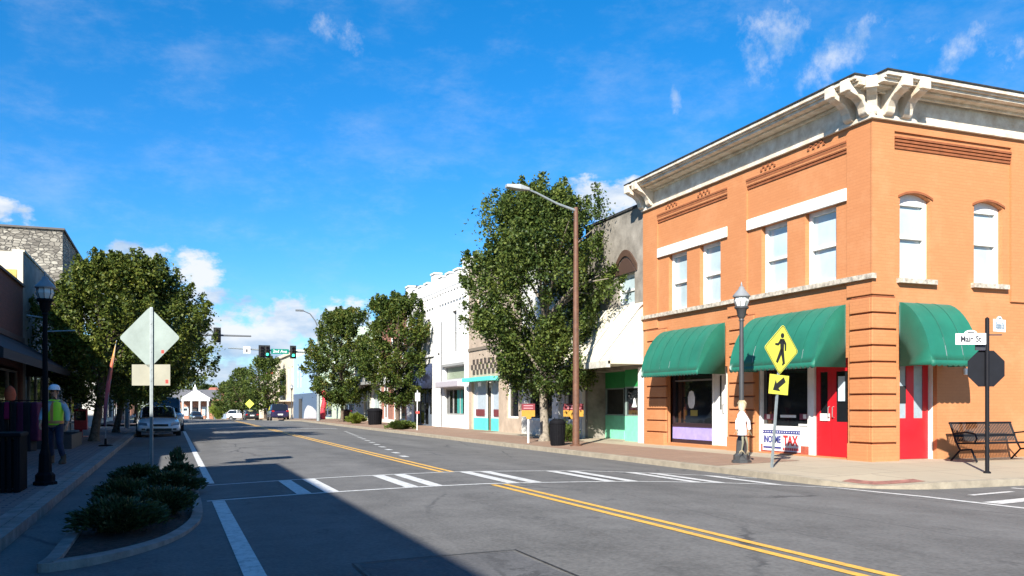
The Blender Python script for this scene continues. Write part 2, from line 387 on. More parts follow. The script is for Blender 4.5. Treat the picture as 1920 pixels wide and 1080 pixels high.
# ================================================================== THE SETTING
YS = [-40, -20, -5, 0, 5, 10, 15, 20, 30, 40, 50, 60, 70, 78, 84, 90, 96, 105, 120, 140, 160, 180, 200, 225, 240, 270, 300, 340, 420]
g = MB()
xs = [-900, -200, -60, -12, 60, 200, 900]; ys = [-300] + YS + [900]
gz = lambda y: G(min(y, 420)) - 0.12
g.v = [(x, y, gz(y)) for y in ys for x in xs]
for j in range(len(ys)-1):
    for i in range(len(xs)-1):
        a = j*len(xs)+i; g.f.append((a, a+1, a+1+len(xs), a+len(xs)))
g.mi = [0]*len(g.f)
GRASS = mat('dry grass ground', (0.10, 0.12, 0.05), 0.95, 0.3, 0.3)
struct(g.build('ground', GRASS, fix=False))
# one asphalt sheet: the crowned main street and the flat side streets
g = MB(); xs = [-12, -4, -1.9, -1.6] + [-1.2+0.5*i for i in range(26)] + [11.6, 14, 20, 60]
g.v = [(x, y, G(y) + (crown(x) if -1.0 < x < 11.4 else 0)) for y in YS for x in xs]
for j in range(len(YS)-1):
    for i in range(len(xs)-1):
        a = j*len(xs)+i; g.f.append((a, a+1, a+1+len(xs), a+len(xs)))
g.mi = [0]*len(g.f)
struct(g.build('road', ASPH, fix=False, smooth=True))
def rz(x, y): 
    # height of the sheet itself (it is piecewise linear in x)
    k = max(i for i in range(len(xs)) if xs[i] <= x); x0, x1 = xs[k], xs[min(k+1, len(xs)-1)]
    h = lambda q: crown(q) if -1.0 < q < 11.4 else 0
    t = 0 if x1 == x0 else (x-x0)/(x1-x0)
    return G(y) + h(x0)*(1-t) + h(x1)*t
def strip(mb, x0, x1, y0, y1, dz=0.006, skew=0):
    ycut = sorted({y0, y1, *[y for y in YS if y0 < y < y1]}); xcut = sorted({x0, x1, *[x for x in xs if x0 < x < x1]})
    for j in range(len(ycut)-1):
        for i in range(len(xcut)-1):
            q = [(xcut[i],ycut[j]),(xcut[i+1],ycut[j]),(xcut[i+1],ycut[j+1]),(xcut[i],ycut[j+1])]
            mb.quad(*[(x + skew*(y-y0), y, rz(x + skew*(y-y0), y)+dz) for x, y in q])
def polystrip(mb, pts, w, dz=0.006):
    """a painted line along a polyline"""
    fine = []
    for (a, b) in zip(pts, pts[1:]):
        n = max(1, int(math.hypot(b[0]-a[0], b[1]-a[1])/0.25))
        fine += [(a[0]+(b[0]-a[0])*k/n, a[1]+(b[1]-a[1])*k/n) for k in range(n)]
    fine.append(pts[-1])
    L = []
    for i, (x, y) in enumerate(fine):
        a = fine[max(0, i-1)]; b = fine[min(len(fine)-1, i+1)]
        tx, ty = b[0]-a[0], b[1]-a[1]; q = math.hypot(tx, ty); nx, ny = -ty/q*w/2, tx/q*w/2
        L.append(((x+nx, y+ny), (x-nx, y-ny)))
    for (a, b), (c, d) in zip(L, L[1:]):
        mb.quad(*[(x, y, rz(x, y)+dz) for x, y in (a, c, d, b)])
m = MB()
for x in (5.13, 5.35):
    for a, b in ((-12, 14.15), (17.2, 150)): strip(m, x-0.052, x+0.052, a, b)
struct(m.build('centre_line', YPAINT, fix=False))
m = MB()
strip(m, 0.57, 0.75, -10, 13.9); strip(m, 0.60, 0.74, 17.0, 52); 
struct(m.build('edge_line', WPAINT, fix=False))
lower = [(0.5, 13.98), (5.0, 14.35), (7.9, 14.1), (9.9, 13.5), (11.2, 12.7)]
upper = [(0.5, 16.65), (5.5, 17.15), (8.2, 16.8), (9.7, 16.0), (11.15, 14.95)]
def yl(path, x):
    for a, b in zip(path, path[1:]):
        if a[0] <= x <= b[0]: return a[1] + (b[1]-a[1])*(x-a[0])/(b[0]-a[0])
    return path[-1][1]
m = MB(); polystrip(m, lower, 0.11); polystrip(m, upper, 0.10)
polystrip(m, [(11.2, 12.7), (11.5, 11.0), (11.8, 3)], 0.14)
polystrip(m, [(14.2, 11.6), (14.9, 3.2)], 0.12)
polystrip(m, [(12.4, 10.9), (13.6, 11.1)], 0.12); polystrip(m, [(11.7, 9.9), (14.2, 10.35)], 0.3); polystrip(m, [(11.75, 9.0), (14.3, 9.3)], 0.12)
for x in (1.96, 2.40, 3.75, 4.18, 5.58, 6.0, 7.4, 7.83, 8.98, 9.4, 10.35):
    strip(m, x-0.115, x+0.115, yl(lower, x)+0.05, yl(upper, x)-0.05, 0.0075)
struct(m.build('crosswalk', WPAINT, fix=False))
m = MB()
for k in range(14):
    t = k/13; y = 22.6 + 24*t; x = 5.78 + 2.9*t**1.0
    strip(m, x-0.09, x+0.09, y, y+0.55)
struct(m.build('lane_dots', WPAINT, fix=False))
m = MB(); strip(m, 5.9, 9.4, 53.2, 54.1); strip(m, 1.0, 4.9, 55.5, 56.0)
struct(m.build('stop_line', WPWORN, fix=False))
PATCH = asphalt('patched asphalt', (0.094, 0.093, 0.094), (0.03, 0.03, 0.03))
m = MB(); strip(m, 1.55, 3.0, 4.0, 7.75, 0.004)
struct(m.build('road_patch', PATCH, fix=False))
m = MB(); polystrip(m, [(1.5, 4.0), (1.5, 7.8), (3.05, 7.8), (3.05, 4.0)], 0.022, 0.008)
struct(m.build('tar_seam', TAR, fix=False))

# right-hand pavement with its rounded kerb
def ringpath(off):
    r = 1.7; cxx, cyy = 11.3+r, 11.9+r; p = [(11.3+off, max(y, 11.9+max(off, r))) for y in reversed([y for y in YS if 14 <= y <= 240])]
    for k in range(9):
        a = math.pi + math.pi/2*k/8; q = max(0, r-off)
        p.append((cxx + q*math.cos(a), cyy + q*math.sin(a)) if off < r else (11.3+off, 11.9+off))
    return p + [(max(x, 11.3+max(off, r)), 11.9+off) for x in (14, 20, 40, 60)]
def zr(off): return 0.13 + 0.03*max(0, off)
def sheet(o0, o1, z0, z1, dz=0):
    mb = MB(); a, b = ringpath(o0), ringpath(o1)
    # corner ramp: the pavement dips towards the road at the corner
    def dip(x, y, o): 
        d = math.hypot(x-11.9, y-12.6); return -0.10*max(0, 1-d/1.1)*max(0, 1-max(o, 0)/1.7)
    for i in range(len(a)-1):
        mb.quad(*[(x, y, G(y)+z+dz+dip(x, y, o)) for (x, y), z, o in ((a[i], z0, o0), (a[i+1], z0, o0), (b[i+1], z1, o1), (b[i], z1, o1))])
    return mb
k = sheet(0, 0.16, 0.125, 0.135); kk = sheet(0, 0, -0.06, 0.125); k.add(kk.v, kk.f)
kerb = struct(k.build('kerb', KERB))
m = sheet(0.16, 1.7, 0.135, zr(1.7)); n_ = sheet(1.7, 3.75, zr(1.7), zr(3.5)+0.002); m.add(n_.v, n_.f)
struct(m.build('pavement', CONC))
m = MB()
for y0, y1 in zip([16.8] + [y for y in YS if 17 < y <= 160], [y for y in YS if 17 < y <= 160]):
    m.quad(*[(x, y, G(y)+zr(x-11.3)+0.004) for x, y in ((11.48, y0), (13.0, y0), (13.0, y1), (11.48, y1))])
    m.quad(*[(x, y, G(y)+zr(x-11.3)+0.005) for x, y in ((13.0, y0), (13.75 if y1 < 45 else 14.8, y0), (13.75 if y1 < 45 else 14.8, y1), (13.0, y1))])
struct(m.build('paver_band', PAVER))
m = MB(); ia, ib, ic = ringpath(0.17), ringpath(0.17), ringpath(0.62); nn0 = len([y for y in YS if 14 <= y <= 240])
dipf = lambda x, y, o: -0.10*max(0, 1-math.hypot(x-11.9, y-12.6)/1.1)*max(0, 1-max(o, 0)/1.7)
i0r, o0r, i1r, o1r = ringpath(0.16), ringpath(1.7), None, None
for k in range(nn0+2, nn0+7):
    qd = []
    for (kk_, t) in ((k, 0.02), (k+1, 0.02), (k+1, 0.26), (k, 0.26)):
        (xa_, ya2), (xb_, yb2) = i0r[kk_], o0r[kk_]; za_ = 0.135+dipf(xa_, ya2, 0.16); zb_ = zr(1.7)+dipf(xb_, yb2, 1.7)
        qd.append((xa_+(xb_-xa_)*t, ya2+(yb2-ya2)*t, za_+(zb_-za_)*t+0.005))
    m.quad(*qd)
struct(m.build('tactile_strip', plain('brick red tactile paving', (0.30, 0.13, 0.10), 0.9, var=0.25)))
# left-hand pavement
m = MB()
def lslab(mb, x0, x1, y0, y1, z0, z1=None):
    z1 = z0 if z1 is None else z1
    for a, b in zip(sorted({y0, *[y for y in YS if y0 < y < y1]}), sorted({y1, *[y for y in YS if y0 < y < y1]})):
        mb.quad((x0,a,G(a)+z0),(x1,a,G(a)+z1),(x1,b,G(b)+z1),(x0,b,G(b)+z0))
for a, b in ((-20, 58.5), (69, 220)): lslab(m, -4.95, -1.78, a, b, 0.15, 0.13)
struct(m.build('pavement', PAVERL))
m = MB()
for a, b in ((-20, 58.5), (69, 220)):
    lslab(m, -1.78, -1.62, a, b, 0.135); 
    for p_, q_ in zip(sorted({a, *[y for y in YS if a < y < b]}), sorted({b, *[y for y in YS if a < y < b]})):
        m.quad((-1.62,p_,G(p_)-0.05),(-1.62,q_,G(q_)-0.05),(-1.62,q_,G(q_)+0.135),(-1.62,p_,G(p_)+0.135))
        m.quad((-1.95,p_,G(p_)+0.142),(-1.78,p_,G(p_)+0.142),(-1.78,q_,G(q_)+0.142),(-1.95,q_,G(q_)+0.142))
    m.quad((-4.95,b,G(b)-0.05),(-1.62,b,G(b)-0.05),(-1.62,b,G(b)+0.135),(-4.95,b,G(b)+0.15))
struct(m.build('kerb', KERBL))
# opposite corner of the side street, just outside the frame
m = MB(); m.box(13.0, 60, -20, 2.6, -0.05, 0.13); struct(m.build('pavement', CONC))

# ---- planted traffic island
def smooth_path(pts, n=6):
    out = []
    N = len(pts)
    for i in range(N):
        p0, p1, p2, p3 = [Vector((*pts[(i+k-1) % N], 0)) for k in range(4)]
        for j in range(n):
            t = j/n
            v = 0.5*((2*p1) + (-p0+p2)*t + (2*p0-5*p1+4*p2-p3)*t*t + (-p0+3*p1-3*p2+p3)*t**3); out.append((v.x, v.y))
    return out
isl = smooth_path([(-1.08, 8.85), (-0.52, 9.2), (0.0, 10.05), (0.30, 11.3), (0.40, 12.7), (0.42, 15), (0.42, 18), (0.32, 20.2), (-0.3, 20.9), (-0.9, 20.4), (-1.08, 18), (-1.08, 15), (-1.08, 12), (-1.08, 9.4)])
def inset(path, d):
    out = []
    for i in range(len(path)):
        a, b = Vector((*path[i-1], 0)), Vector((*path[(i+1) % len(path)], 0)); t = (b-a).normalized()
        out.append((path[i][0]-t.y*d, path[i][1]+t.x*d))
    return out
iin = inset(isl, 0.13)
isle = thing('traffic_island', 'kerbed planting island of bark mulch in the parking lane at lower left', 'traffic island', (-0.3, 14, 0))
k = MB(); n = len(isl)
for i in range(n):
    j = (i+1) % n; a, b, c, d = isl[i], isl[j], iin[j], iin[i]
    k.quad((*a, -0.04), (*b, -0.04), (*b, 0.085), (*a, 0.085)); k.quad((*a, 0.085), (*b, 0.085), (*c, 0.095), (*d, 0.095)); k.quad((*d, 0.095), (*c, 0.095), (*c, 0.03), (*d, 0.03))
k.build('kerb', KERBL, isle)
# mulch bed: lumpy sheet clipped to the kerb
m = MB(); c0 = (-0.33, 14.5)
rings = []
for s in (1, 0.85, 0.65, 0.45, 0.25, 0.08):
    rings.append([(c0[0]+(x-c0[0])*s, c0[1]+(y-c0[1])*s, 0.055 + (1-s)*0.05 + 0.03*mnoise.noise(Vector((x*3*s, y*3*s, s)))*(s < 1)) for x, y in iin])
for a, b in zip(rings, rings[1:]):
    for i in range(n): j = (i+1) % n; m.quad(a[i], a[j], b[j], b[i])
m.add(rings[-1], [tuple(range(n))])
m.build('mulch_bed', MULCH, isle)

# ================================================================== VEGETATION
def leaf_mesh(name, cent, dirs, size, m, parent, seed, up=0.35, stretch=1.0, al=1.0):
    r = np.random.RandomState(seed); N = len(cent)
    nrm = r.normal(size=(N, 3)); nrm[:, 2] += up*2; nrm /= np.linalg.norm(nrm, axis=1)[:, None]
    a = np.cross(nrm, r.normal(size=(N, 3))); a /= np.linalg.norm(a, axis=1)[:, None]
    if dirs is not None:
        a = dirs*al + a*(0.35 if al > 0.9 else 1.0); a /= np.linalg.norm(a, axis=1)[:, None]
    b = np.cross(nrm, a); b /= (np.linalg.norm(b, axis=1)[:, None]+1e-6)
    s = (size*(0.65+0.7*r.rand(N)))[:, None]
    off = np.array(base_of(parent)) if parent else np.zeros(3)
    c = cent - off
    q = np.stack([c-a*s*0.5*stretch, c+b*s*0.32-nrm*s*0.08, c+a*s*0.55*stretch, c-b*s*0.32-nrm*s*0.08], 1).reshape(-1, 3)
    me = bpy.data.meshes.new(name); me.vertices.add(N*4); me.vertices.foreach_set('co', q.astype(np.float32).ravel())
    me.loops.add(N*4); me.loops.foreach_set('vertex_index', np.arange(N*4, dtype=np.int32))
    me.polygons.add(N); me.polygons.foreach_set('loop_start', np.arange(0, N*4, 4, dtype=np.int32)); me.polygons.foreach_set('loop_total', np.full(N, 4, dtype=np.int32))
    me.update(calc_edges=True); me.materials.append(m)
    o = bpy.data.objects.new(name, me); C.objects.link(o); o.parent = parent
    return o
def tree(name, label, loc, zb, zt, rad, nleaf, size, lm, seed, group, bark=None, prof=None, cx=0, cy=0, trunk_r=0.14, squash=1.0):
    """loc = foot of the trunk; crown from zb to zt above the foot, radius rad; cx,cy shift of the crown"""
    r = np.random.RandomState(seed); pr = random.Random(seed)
    t = thing(name, label, 'tree', loc, group)
    X, Y, Z = loc; H = zt-zb
    prof = prof or [(0, 0.35), (0.12, 0.72), (0.3, 0.98), (0.5, 1.0), (0.7, 0.84), (0.86, 0.55), (1, 0.16)]
    px_, py_ = zip(*prof)
    nb = int(90 + rad*rad*H*2.5); nb = min(nb, 520)
    tips = []; dirs = []
    k = 0
    while len(tips) < nb:
        h = r.rand()**0.92; ang = r.rand()*2*math.pi
        rr = rad*np.interp(h, px_, py_)
        lump = 1 + 0.30*mnoise.noise(Vector((math.cos(ang)*1.6, math.sin(ang)*1.6, h*3.2+seed))) + 0.16*mnoise.noise(Vector((math.cos(ang)*4, math.sin(ang)*4, h*8+seed)))
        q = math.sqrt(r.rand()*0.72+0.28) if r.rand() < 0.8 else r.rand()
        rr *= lump*q
        ztop = zb + H*h*(1 + 0.05*mnoise.noise(Vector((ang, h*2, seed))))
        p = np.array([X+cx+rr*math.cos(ang), Y+cy+rr*math.sin(ang)*squash, Z+ztop])
        d = np.array([math.cos(ang)*0.75, math.sin(ang)*0.75, 0.55+0.9*h]) + r.normal(size=3)*0.22
        tips.append(p); dirs.append(d/np.linalg.norm(d))
    for _ in range(int(14+rad*5)):     # leading shoots that break the outline at the top
        ang = r.rand()*2*math.pi; rr = rad*0.62*math.sqrt(r.rand())
        p = np.array([X+cx+rr*math.cos(ang), Y+cy+rr*math.sin(ang)*squash, Z+zt*(0.985+0.045*r.rand()) - 0.85*rr*rr/rad*0.42])
        tips.append(p); dirs.append(np.array([0.1*r.normal(), 0.1*r.normal(), 1.0]))
    tips = np.array(tips); dirs = np.array(dirs); n = len(tips); per = nleaf//n
    idx = np.repeat(np.arange(n), per); L = (0.45+0.55*r.rand(n))*min(1.25, rad*0.36)
    u = r.rand(len(idx)); wdt = (0.36*(1-u)+0.05)*L[idx]*0.92
    c = tips[idx] + dirs[idx]*((u-0.7)*L[idx])[:, None]*1.1 + r.normal(size=(len(idx), 3))*wdt[:, None]*np.array([0.85, 0.85, 0.6])
    leaf_mesh('crown', c, dirs[idx], size*0.86, lm, t, seed, 0.45, 1.0, 0.25)
    tb = MB(); ch = Vector((X+cx*0.4, Y+cy*0.4, Z+zb+H*0.32))
    base = Vector(loc)
    pts = [base+Vector((0,0,-0.05)), base+Vector((0.03,0,0.25)), base.lerp(ch, 0.45)+Vector((pr.uniform(-.06,.06), 0.04, 0)), ch, Vector((X+cx*0.7, Y+cy*0.7, Z+zb+H*0.75))]
    tb.tube(pts, [trunk_r*1.5, trunk_r*1.05, trunk_r*0.85, trunk_r*0.62, trunk_r*0.2], 9)
    for i in range(14):
        a = i*2.4+pr.random(); s = base.lerp(ch, pr.uniform(0.55, 1.25)); rr = rad*pr.uniform(0.55, 0.9)
        e = Vector((X+cx+rr*math.cos(a), Y+cy+rr*math.sin(a)*squash, Z+zb+H*pr.uniform(0.3, 0.85)))
        if e.z < s.z+0.3: e.z = s.z+0.7
        mid = s.lerp(e, 0.5)+Vector((0, 0, 0.18*rr))
        tb.tube([s, mid, e], [trunk_r*0.42, trunk_r*0.26, trunk_r*0.09], 6)
    tb.build('trunk', bark or BARK, t, smooth=True)
    return t
def shrub(name, label, loc, rx, ry, h, n, size, lm, seed, cat='shrub', group=None, stretch=1.7, zc=0.06):
    r = np.random.RandomState(seed); t = thing(name, label, cat, loc, group)
    nb = 60; a = r.rand(nb)*2*math.pi; q = r.rand(nb)**0.5
    root = np.array(loc)+np.stack([0.22*rx*q*np.cos(a), 0.22*ry*q*np.sin(a), np.full(nb, 0.02)], 1)
    tip = np.array(loc)+np.stack([rx*q*np.cos(a)*(0.75+0.4*r.rand(nb)), ry*q*np.sin(a)*(0.75+0.4*r.rand(nb)), h*(0.30+0.75*np.sqrt(np.maximum(0, 1-q*q))*(0.7+0.5*r.rand(nb)))], 1)
    idx = np.repeat(np.arange(nb), n//nb); u = r.rand(len(idx))**0.75
    c = root[idx]+(tip-root)[idx]*u[:, None] + np.stack([0*u, 0*u, 0.25*h*np.sin(u*math.pi)], 1) + r.normal(size=(len(idx), 3))*zc
    c[:, 2] = np.maximum(c[:, 2], loc[2]+0.02)
    d = (tip-root)[idx]; d /= np.linalg.norm(d, axis=1)[:, None]
    leaf_mesh('foliage', c, d, size, lm, t, seed, 0.2, stretch)
    sb = MB()
    for i in range(0, nb, 6): sb.tube([root[i]-np.array([0,0,.04]), (root[i]+tip[i])/2+np.array([0,0,.1*h]), tip[i]], [0.008, 0.006, 0.003], 5)
    sb.build('branch', BARK, t)
    return t
for i, (x, y, rx, ry, h, lab) in enumerate([(-0.62, 10.45, 0.62, 0.85, 0.62, 'nearest and largest dark juniper at the front left of the planted island'),
        (-0.18, 12.1, 0.55, 0.95, 0.58, 'dark juniper second from the front of the planted island, close behind the largest'),
        (-0.72, 13.4, 0.50, 0.9, 0.62, 'dark juniper on the left side of the planted island, third from the front'),
        (-0.10, 15.3, 0.58, 1.0, 0.55, 'spreading juniper by the right-hand kerb of the planted island, in front of the sign post'),
        (-0.65, 17.2, 0.52, 1.0, 0.55, 'juniper farthest back on the left of the planted island'),
        (0.08, 18.3, 0.34, 0.8, 0.42, 'small low juniper at the far right end of the planted island')]):
    shrub('juniper_shrub', lab, (x+0.08, y+0.5 if i == 0 else y+0.2, 0.08), rx*0.84, ry*0.9, h*0.44, 15000 if i < 3 else 9000, 0.034 if i < 3 else 0.045, JUNI, 40+i, group='junipers planted on the traffic island', stretch=1.8, zc=0.04)
# a dry sprig at the far tip
shrub('weed', 'thin dry upright weed at the far tip of the planted island', (0.12, 20.0, 0.11), 0.10, 0.1, 0.42, 300, 0.06, JUNI, 77, 'weed')

tree('street_tree', 'large full green tree on the right pavement behind the brown light pole', (12.85, 29.9, 0.18), 2.0, 9.15, 3.45, 105000, 0.128, LEAF, 3,
     'trees along the right pavement', GREYBARK, cx=0.05, trunk_r=0.16, prof=[(0, 0.40), (0.1, 0.66), (0.25, 0.84), (0.42, 0.95), (0.6, 1.0), (0.72, 0.88), (0.84, 0.64), (0.93, 0.40), (1, 0.12)])
tree('street_tree', 'green tree touched with red in front of the white battlemented building, nearer of a pair', (*at(745, 54.5), 0.17), 1.6, 8.0, 2.6, 54000, 0.155, LEAFR, 11,
     'trees along the right pavement', trunk_r=0.13)
tree('street_tree', 'darker green tree beside the signal pole, farther of the pair on the right pavement', (*at(641, 70), 0.16), 1.7, 8.8, 3.0, 60000, 0.165, LEAFR, 23,
     'trees along the right pavement', trunk_r=0.13)
tree('street_tree', 'broad olive green tree on the left pavement behind the sign backs', (-2.75, 37.0, 0.14), 1.7, 6.9, 3.3, 80000, 0.135, LEAFL, 5,
     'trees along the left pavement', cx=1.0, trunk_r=0.16, prof=[(0, 0.5), (0.12, 0.78), (0.3, 0.98), (0.5, 1.0), (0.68, 0.9), (0.84, 0.68), (0.95, 0.4), (1, 0.2)])
tree('street_tree', 'dark tree behind the broad olive tree, above the parked cars on the left', (-2.6, 48.5, 0.14), 2.0, 7.0, 3.3, 36000, 0.18, LEAFL, 6,
     'trees along the left pavement', cx=1.55, trunk_r=0.15)
tree('street_tree', 'shaded tree farthest along the left pavement, seen under the nearer crowns', (-2.6, 75, 0.1), 1.9, 7.6, 3.6, 12000, 0.26, LEAF, 8,
     'trees along the left pavement', cx=0.4)
for i, (px, d, zt, rad, lab) in enumerate([(497, 122, 8.6, 3.3, 'far green tree standing in front of the cream building, above the yellow crossing sign'),
                            (455, 140, 7.9, 3.4, 'far green tree at the bend, left of the one above the yellow crossing sign'),
                            (430, 165, 6.9, 3.2, 'small dark far tree leftmost of the three beyond the crest')]):
    x, y = at(px, d)
    tree('street_tree', lab, (x, y, G(y)+0.1), 1.6, zt, rad, 12000, 0.30, LEAF, 30+i, 'trees along the right pavement', trunk_r=0.2)
for i, (px, d, zt, rad, lab) in enumerate([(352, 285, 14.5, 9, 'big dark tree behind the white columned building'), (388, 300, 11.5, 7, 'dark tree behind the red roof at the street end'),
                                     (300, 260, 16, 9, 'tall background tree left of the white columned building'), (436, 270, 9.5, 7, 'dark background tree right of the red roof at the street end'),
                                     (468, 250, 9, 7, 'background tree behind the far street trees')]):
    x, y = at(px, d)
    tree('background_tree', lab, (x, y, G(y)), 1.0, zt, rad, 9000, 0.6, LEAF, 50+i, 'trees beyond the end of the street', trunk_r=0.35)
shrub('shrub', 'round yellow green bush beside the white columned building', (*at(409, 205), G(200)), 2.0, 2.0, 3.3, 6000, 0.3, BUSH, 61, stretch=1.0, zc=0.3)

# ================================================================== THE CORNER BUILDING
def moulding(mb, x_in, prof, foot):
    pass
cb = thing('brick_building', 'two-storey orange painted brick corner building with cream cornice and green awnings', 'building', (FX, CY, 0.2))
YE, XE, ZF = fy(1208), 33.0, 8.04
ZR = ZF + 0.02
ops = []; wins = []
for a, b, top, bot in ((1254, 1288, 474, 582), (1312, 1351, 455, 571), (1427.6, 1476, 417, 549.5), (1509.6, 1568, 391, 528.5)):
    pm = (a+b)/2; o = (fy(b), fy(a), fz(pm, bot), fz(pm, top)); ops.append(o); wins.append(o)
z_s = sum(o[2] for o in wins)/4; z_t = sum(o[3] for o in wins)/4
wins = [(o[0], o[1], z_s, z_t) for o in wins]; ops = list(wins)
# ground floor openings of the front
GB = 0.22
shop1 = (fy(1337), fy(1250), GB+0.12, 2.62); door1 = (fy(1364), fy(1337)-0.0, GB, 2.62)
shop1 = (fy(1364), fy(1250), GB, 2.62)
shop2 = (fy(1590), fy(1415), GB, 2.62)
ops += [shop1, shop2]
w = MB(); wall(w, 'x', FX, CY, YE, 0, ZF+0.6, ops, 0.14)
# side wall: two arched windows and the recessed doorway
ops2 = []; sw = []
for a, b, top, bot in ((1687, 1745, 361, 521), (1826, 1880, 381, 532)):
    o = (sx(a), sx(b), sz(a, bot), sz((a+b)/2, top), 0.13); sw.append(o)
zs0 = (sw[0][2]+sw[1][2])/2; zs1 = (sw[0][3]+sw[1][3])/2
sw = [(o[0], o[1], zs0, zs1, 0.13) for o in sw]
for k in range(2, 6):       # the side wall goes on beyond the frame
    u = sw[1][0] + (k-1)*3.0; sw.append((u, u+sw[1][1]-sw[1][0], zs0, zs1, 0.13))
sdoor = (sx(1687), sx(1757), GB, 2.62)
ops2 = sw + [sdoor]
wall(w, 'y', CY, FX, XE, 0, ZF+0.6, ops2, 0.14)
shell(w, FX, XE, CY, YE, 0, ZF+0.6, 'SW')
w.quad((FX,CY,ZF+0.6),(XE,CY,ZF+0.6),(XE,YE,ZF+0.6),(FX,YE,ZF+0.6))
# shallow pilasters left proud of the wall panels
for a, b in ((1208, 1234.6), (1366.5, 1402.5), (1590.6, 1636)):
    w.box(FX-0.05, FX-0.001, fy(b) + (0.0), fy(a), 4.02, ZF)
for a, b in ((1636, 1674), (1893, 1950)):
    w.box(max(FX-0.05, sx(a)) if a > 1640 else FX-0.05, sx(b), CY-0.05, CY-0.001, 4.02, ZF)
w.box(FX-0.049, FX-0.002, fy(1590.6), fy(1208), fz(1300, 388), ZF-0.001)   # plain band over the panels
w.box(FX-0.002, XE, CY-0.049, CY-0.002, sz(1780, 262), ZF-0.001)
wallo = w.build('wall', ORANGE, cb)
# rusticated piers in courses
def pier(ax, c, u0, u1, ztop, name='pier', wrap=None):
    p = MB(); z = GB-0.1; k = 0
    edges = [GB-0.1, 0.66]
    while edges[-1] < ztop-0.2: edges.append(edges[-1]+0.37)
    for a, b in zip(edges, edges[1:]):
        grow = 0.07 if a < 0.3 else 0
        pbox(p, ax, c-0.075-grow, c-0.0035, u0, u1, a, b-0.045)
        if wrap: pbox(p, 'y', CY-0.075-grow, CY-0.0035, FX-0.075-grow, wrap, a, b-0.045)
    o = p.build(name, ORANGE, wallo, bevel=0.012)
    q = MB()
    for b in edges[1:]:
        pbox(q, ax, c-0.03, c-0.003, u0+0.01, u1-0.01, b-0.045, b)
        if wrap: pbox(q, 'y', CY-0.03, CY-0.003, FX-0.03, wrap-0.01, b-0.045, b)
    q.build('groove', RUST, o)
pier('x', FX, CY+0.0, fy(1592, FX-0.08), 4.1, wrap=sx(1682, CY-0.08))
pier('x', FX, fy(1412, FX-0.08), fy(1366, FX-0.08), 4.05); pier('x', FX, fy(1248, FX-0.08), fy(1210, FX-0.08)-0.05, 4.05)
# corbel bands (three dark grooves) and little brick ornaments
cbz0, cbz1 = fz(1300, 403)-0.0, fz(1300, 382)
cbz0, cbz1 = fz(1590, 286), fz(1590, 267)
for a, b in ((1234.6, 1366.5), (1402, 1590.6)):
    q = MB()
    for k in range(4): q.box(FX-0.03-0.012*k, FX-0.003, fy(b), fy(a), cbz0+0.075*k, cbz0+0.075*k+0.048)
    q.build('corbel_band', RUST, wallo)
q = MB(); s0 = sz(1676, 278)
for k in range(4): q.box(sx(1676), sx(1893), CY-0.03-0.012*k, CY-0.003, s0+0.075*k, s0+0.075*k+0.048)
q.build('corbel_band', RUST, wallo)
for a, b, yy in ((1251, 1273, 385), (1311, 1335, 362), (1429, 1458, 313), (1517, 1551, 273)):
    u0, u1 = fy(b), fy(a); zz = fz((a+b)/2, yy)
    for k in range(7):
        q = MB(); u = u0+(u1-u0)*(k+0.5)/7; dz = 0.05 if k % 2 else -0.03
        q.box(FX-0.056-0.02, FX-0.052, u-0.035, u+0.035, zz+dz-0.03, zz+dz+0.03); q.build('ornament_brick', RUST, wallo)
# white lintels, sill course
for a, b, y0, y1 in ((1235.5, 1366.5, 0, 0), (1403.6, 1590.6, 0, 0)):
    q = MB(); q.box(FX-0.07, FX-0.003, fy(b)-0.0, fy(a)+0.0, z_t+0.0, z_t+0.29); q.build('lintel', WHITE, wallo)
q = MB(); q.box(FX-0.13, FX-0.004, CY-0.13, YE, z_s-0.115, z_s-0.0); q.build('sill_course', SILL, wallo)
q = MB(); q.box(FX-0.2, FX-0.052, CY-0.1, YE, z_s-0.16, z_s-0.117); q = MB()
for o in sw[:2]:
    q = MB(); q.box(o[0]-0.1, o[1]+0.1, CY-0.12, CY+0.05, zs0-0.11, zs0-0.001); q.build('sill', SILL, wallo)
for o in sw[2:]:
    q = MB(); q.box(o[0]-0.1, o[1]+0.1, CY-0.12, CY+0.05, zs0-0.11, zs0-0.001); q.build('sill', SILL, wallo)
for i, (a, b, p, q_) in enumerate(wins): window(cb, 'x', FX+0.13, a, b, p, q_, fw=0.10, depth=0.12)
for o in sw: 
    window(cb, 'y', CY+0.13, o[0], o[1], o[2], o[3], fw=0.10, rise=0.13, depth=0.12)
    h = MB(); N = 12      # dark brick hood over the arch
    for k in range(N):
        t0, t1 = k/N, (k+1)/N; f = lambda t: o[3]-0.13*((2*t-1)**2)
        ua, ub = o[0]-0.05+(o[1]-o[0]+0.1)*t0, o[0]-0.05+(o[1]-o[0]+0.1)*t1
        for (p_, q_) in ((ua, ub),):
            A = [(p_, CY-0.03, f(t0)+0.004), (q_, CY-0.03, f(t1)+0.004), (q_, CY-0.03, f(t1)+0.055), (p_, CY-0.03, f(t0)+0.055)]
            B = [(x, CY-0.003, z) for x, _, z in A]; h.add(A+B, [(0,1,2,3),(7,6,5,4),(0,4,5,1),(3,2,6,7),(0,3,7,4),(1,5,6,2)])
    h.build('window_arch', RUST, wallo)
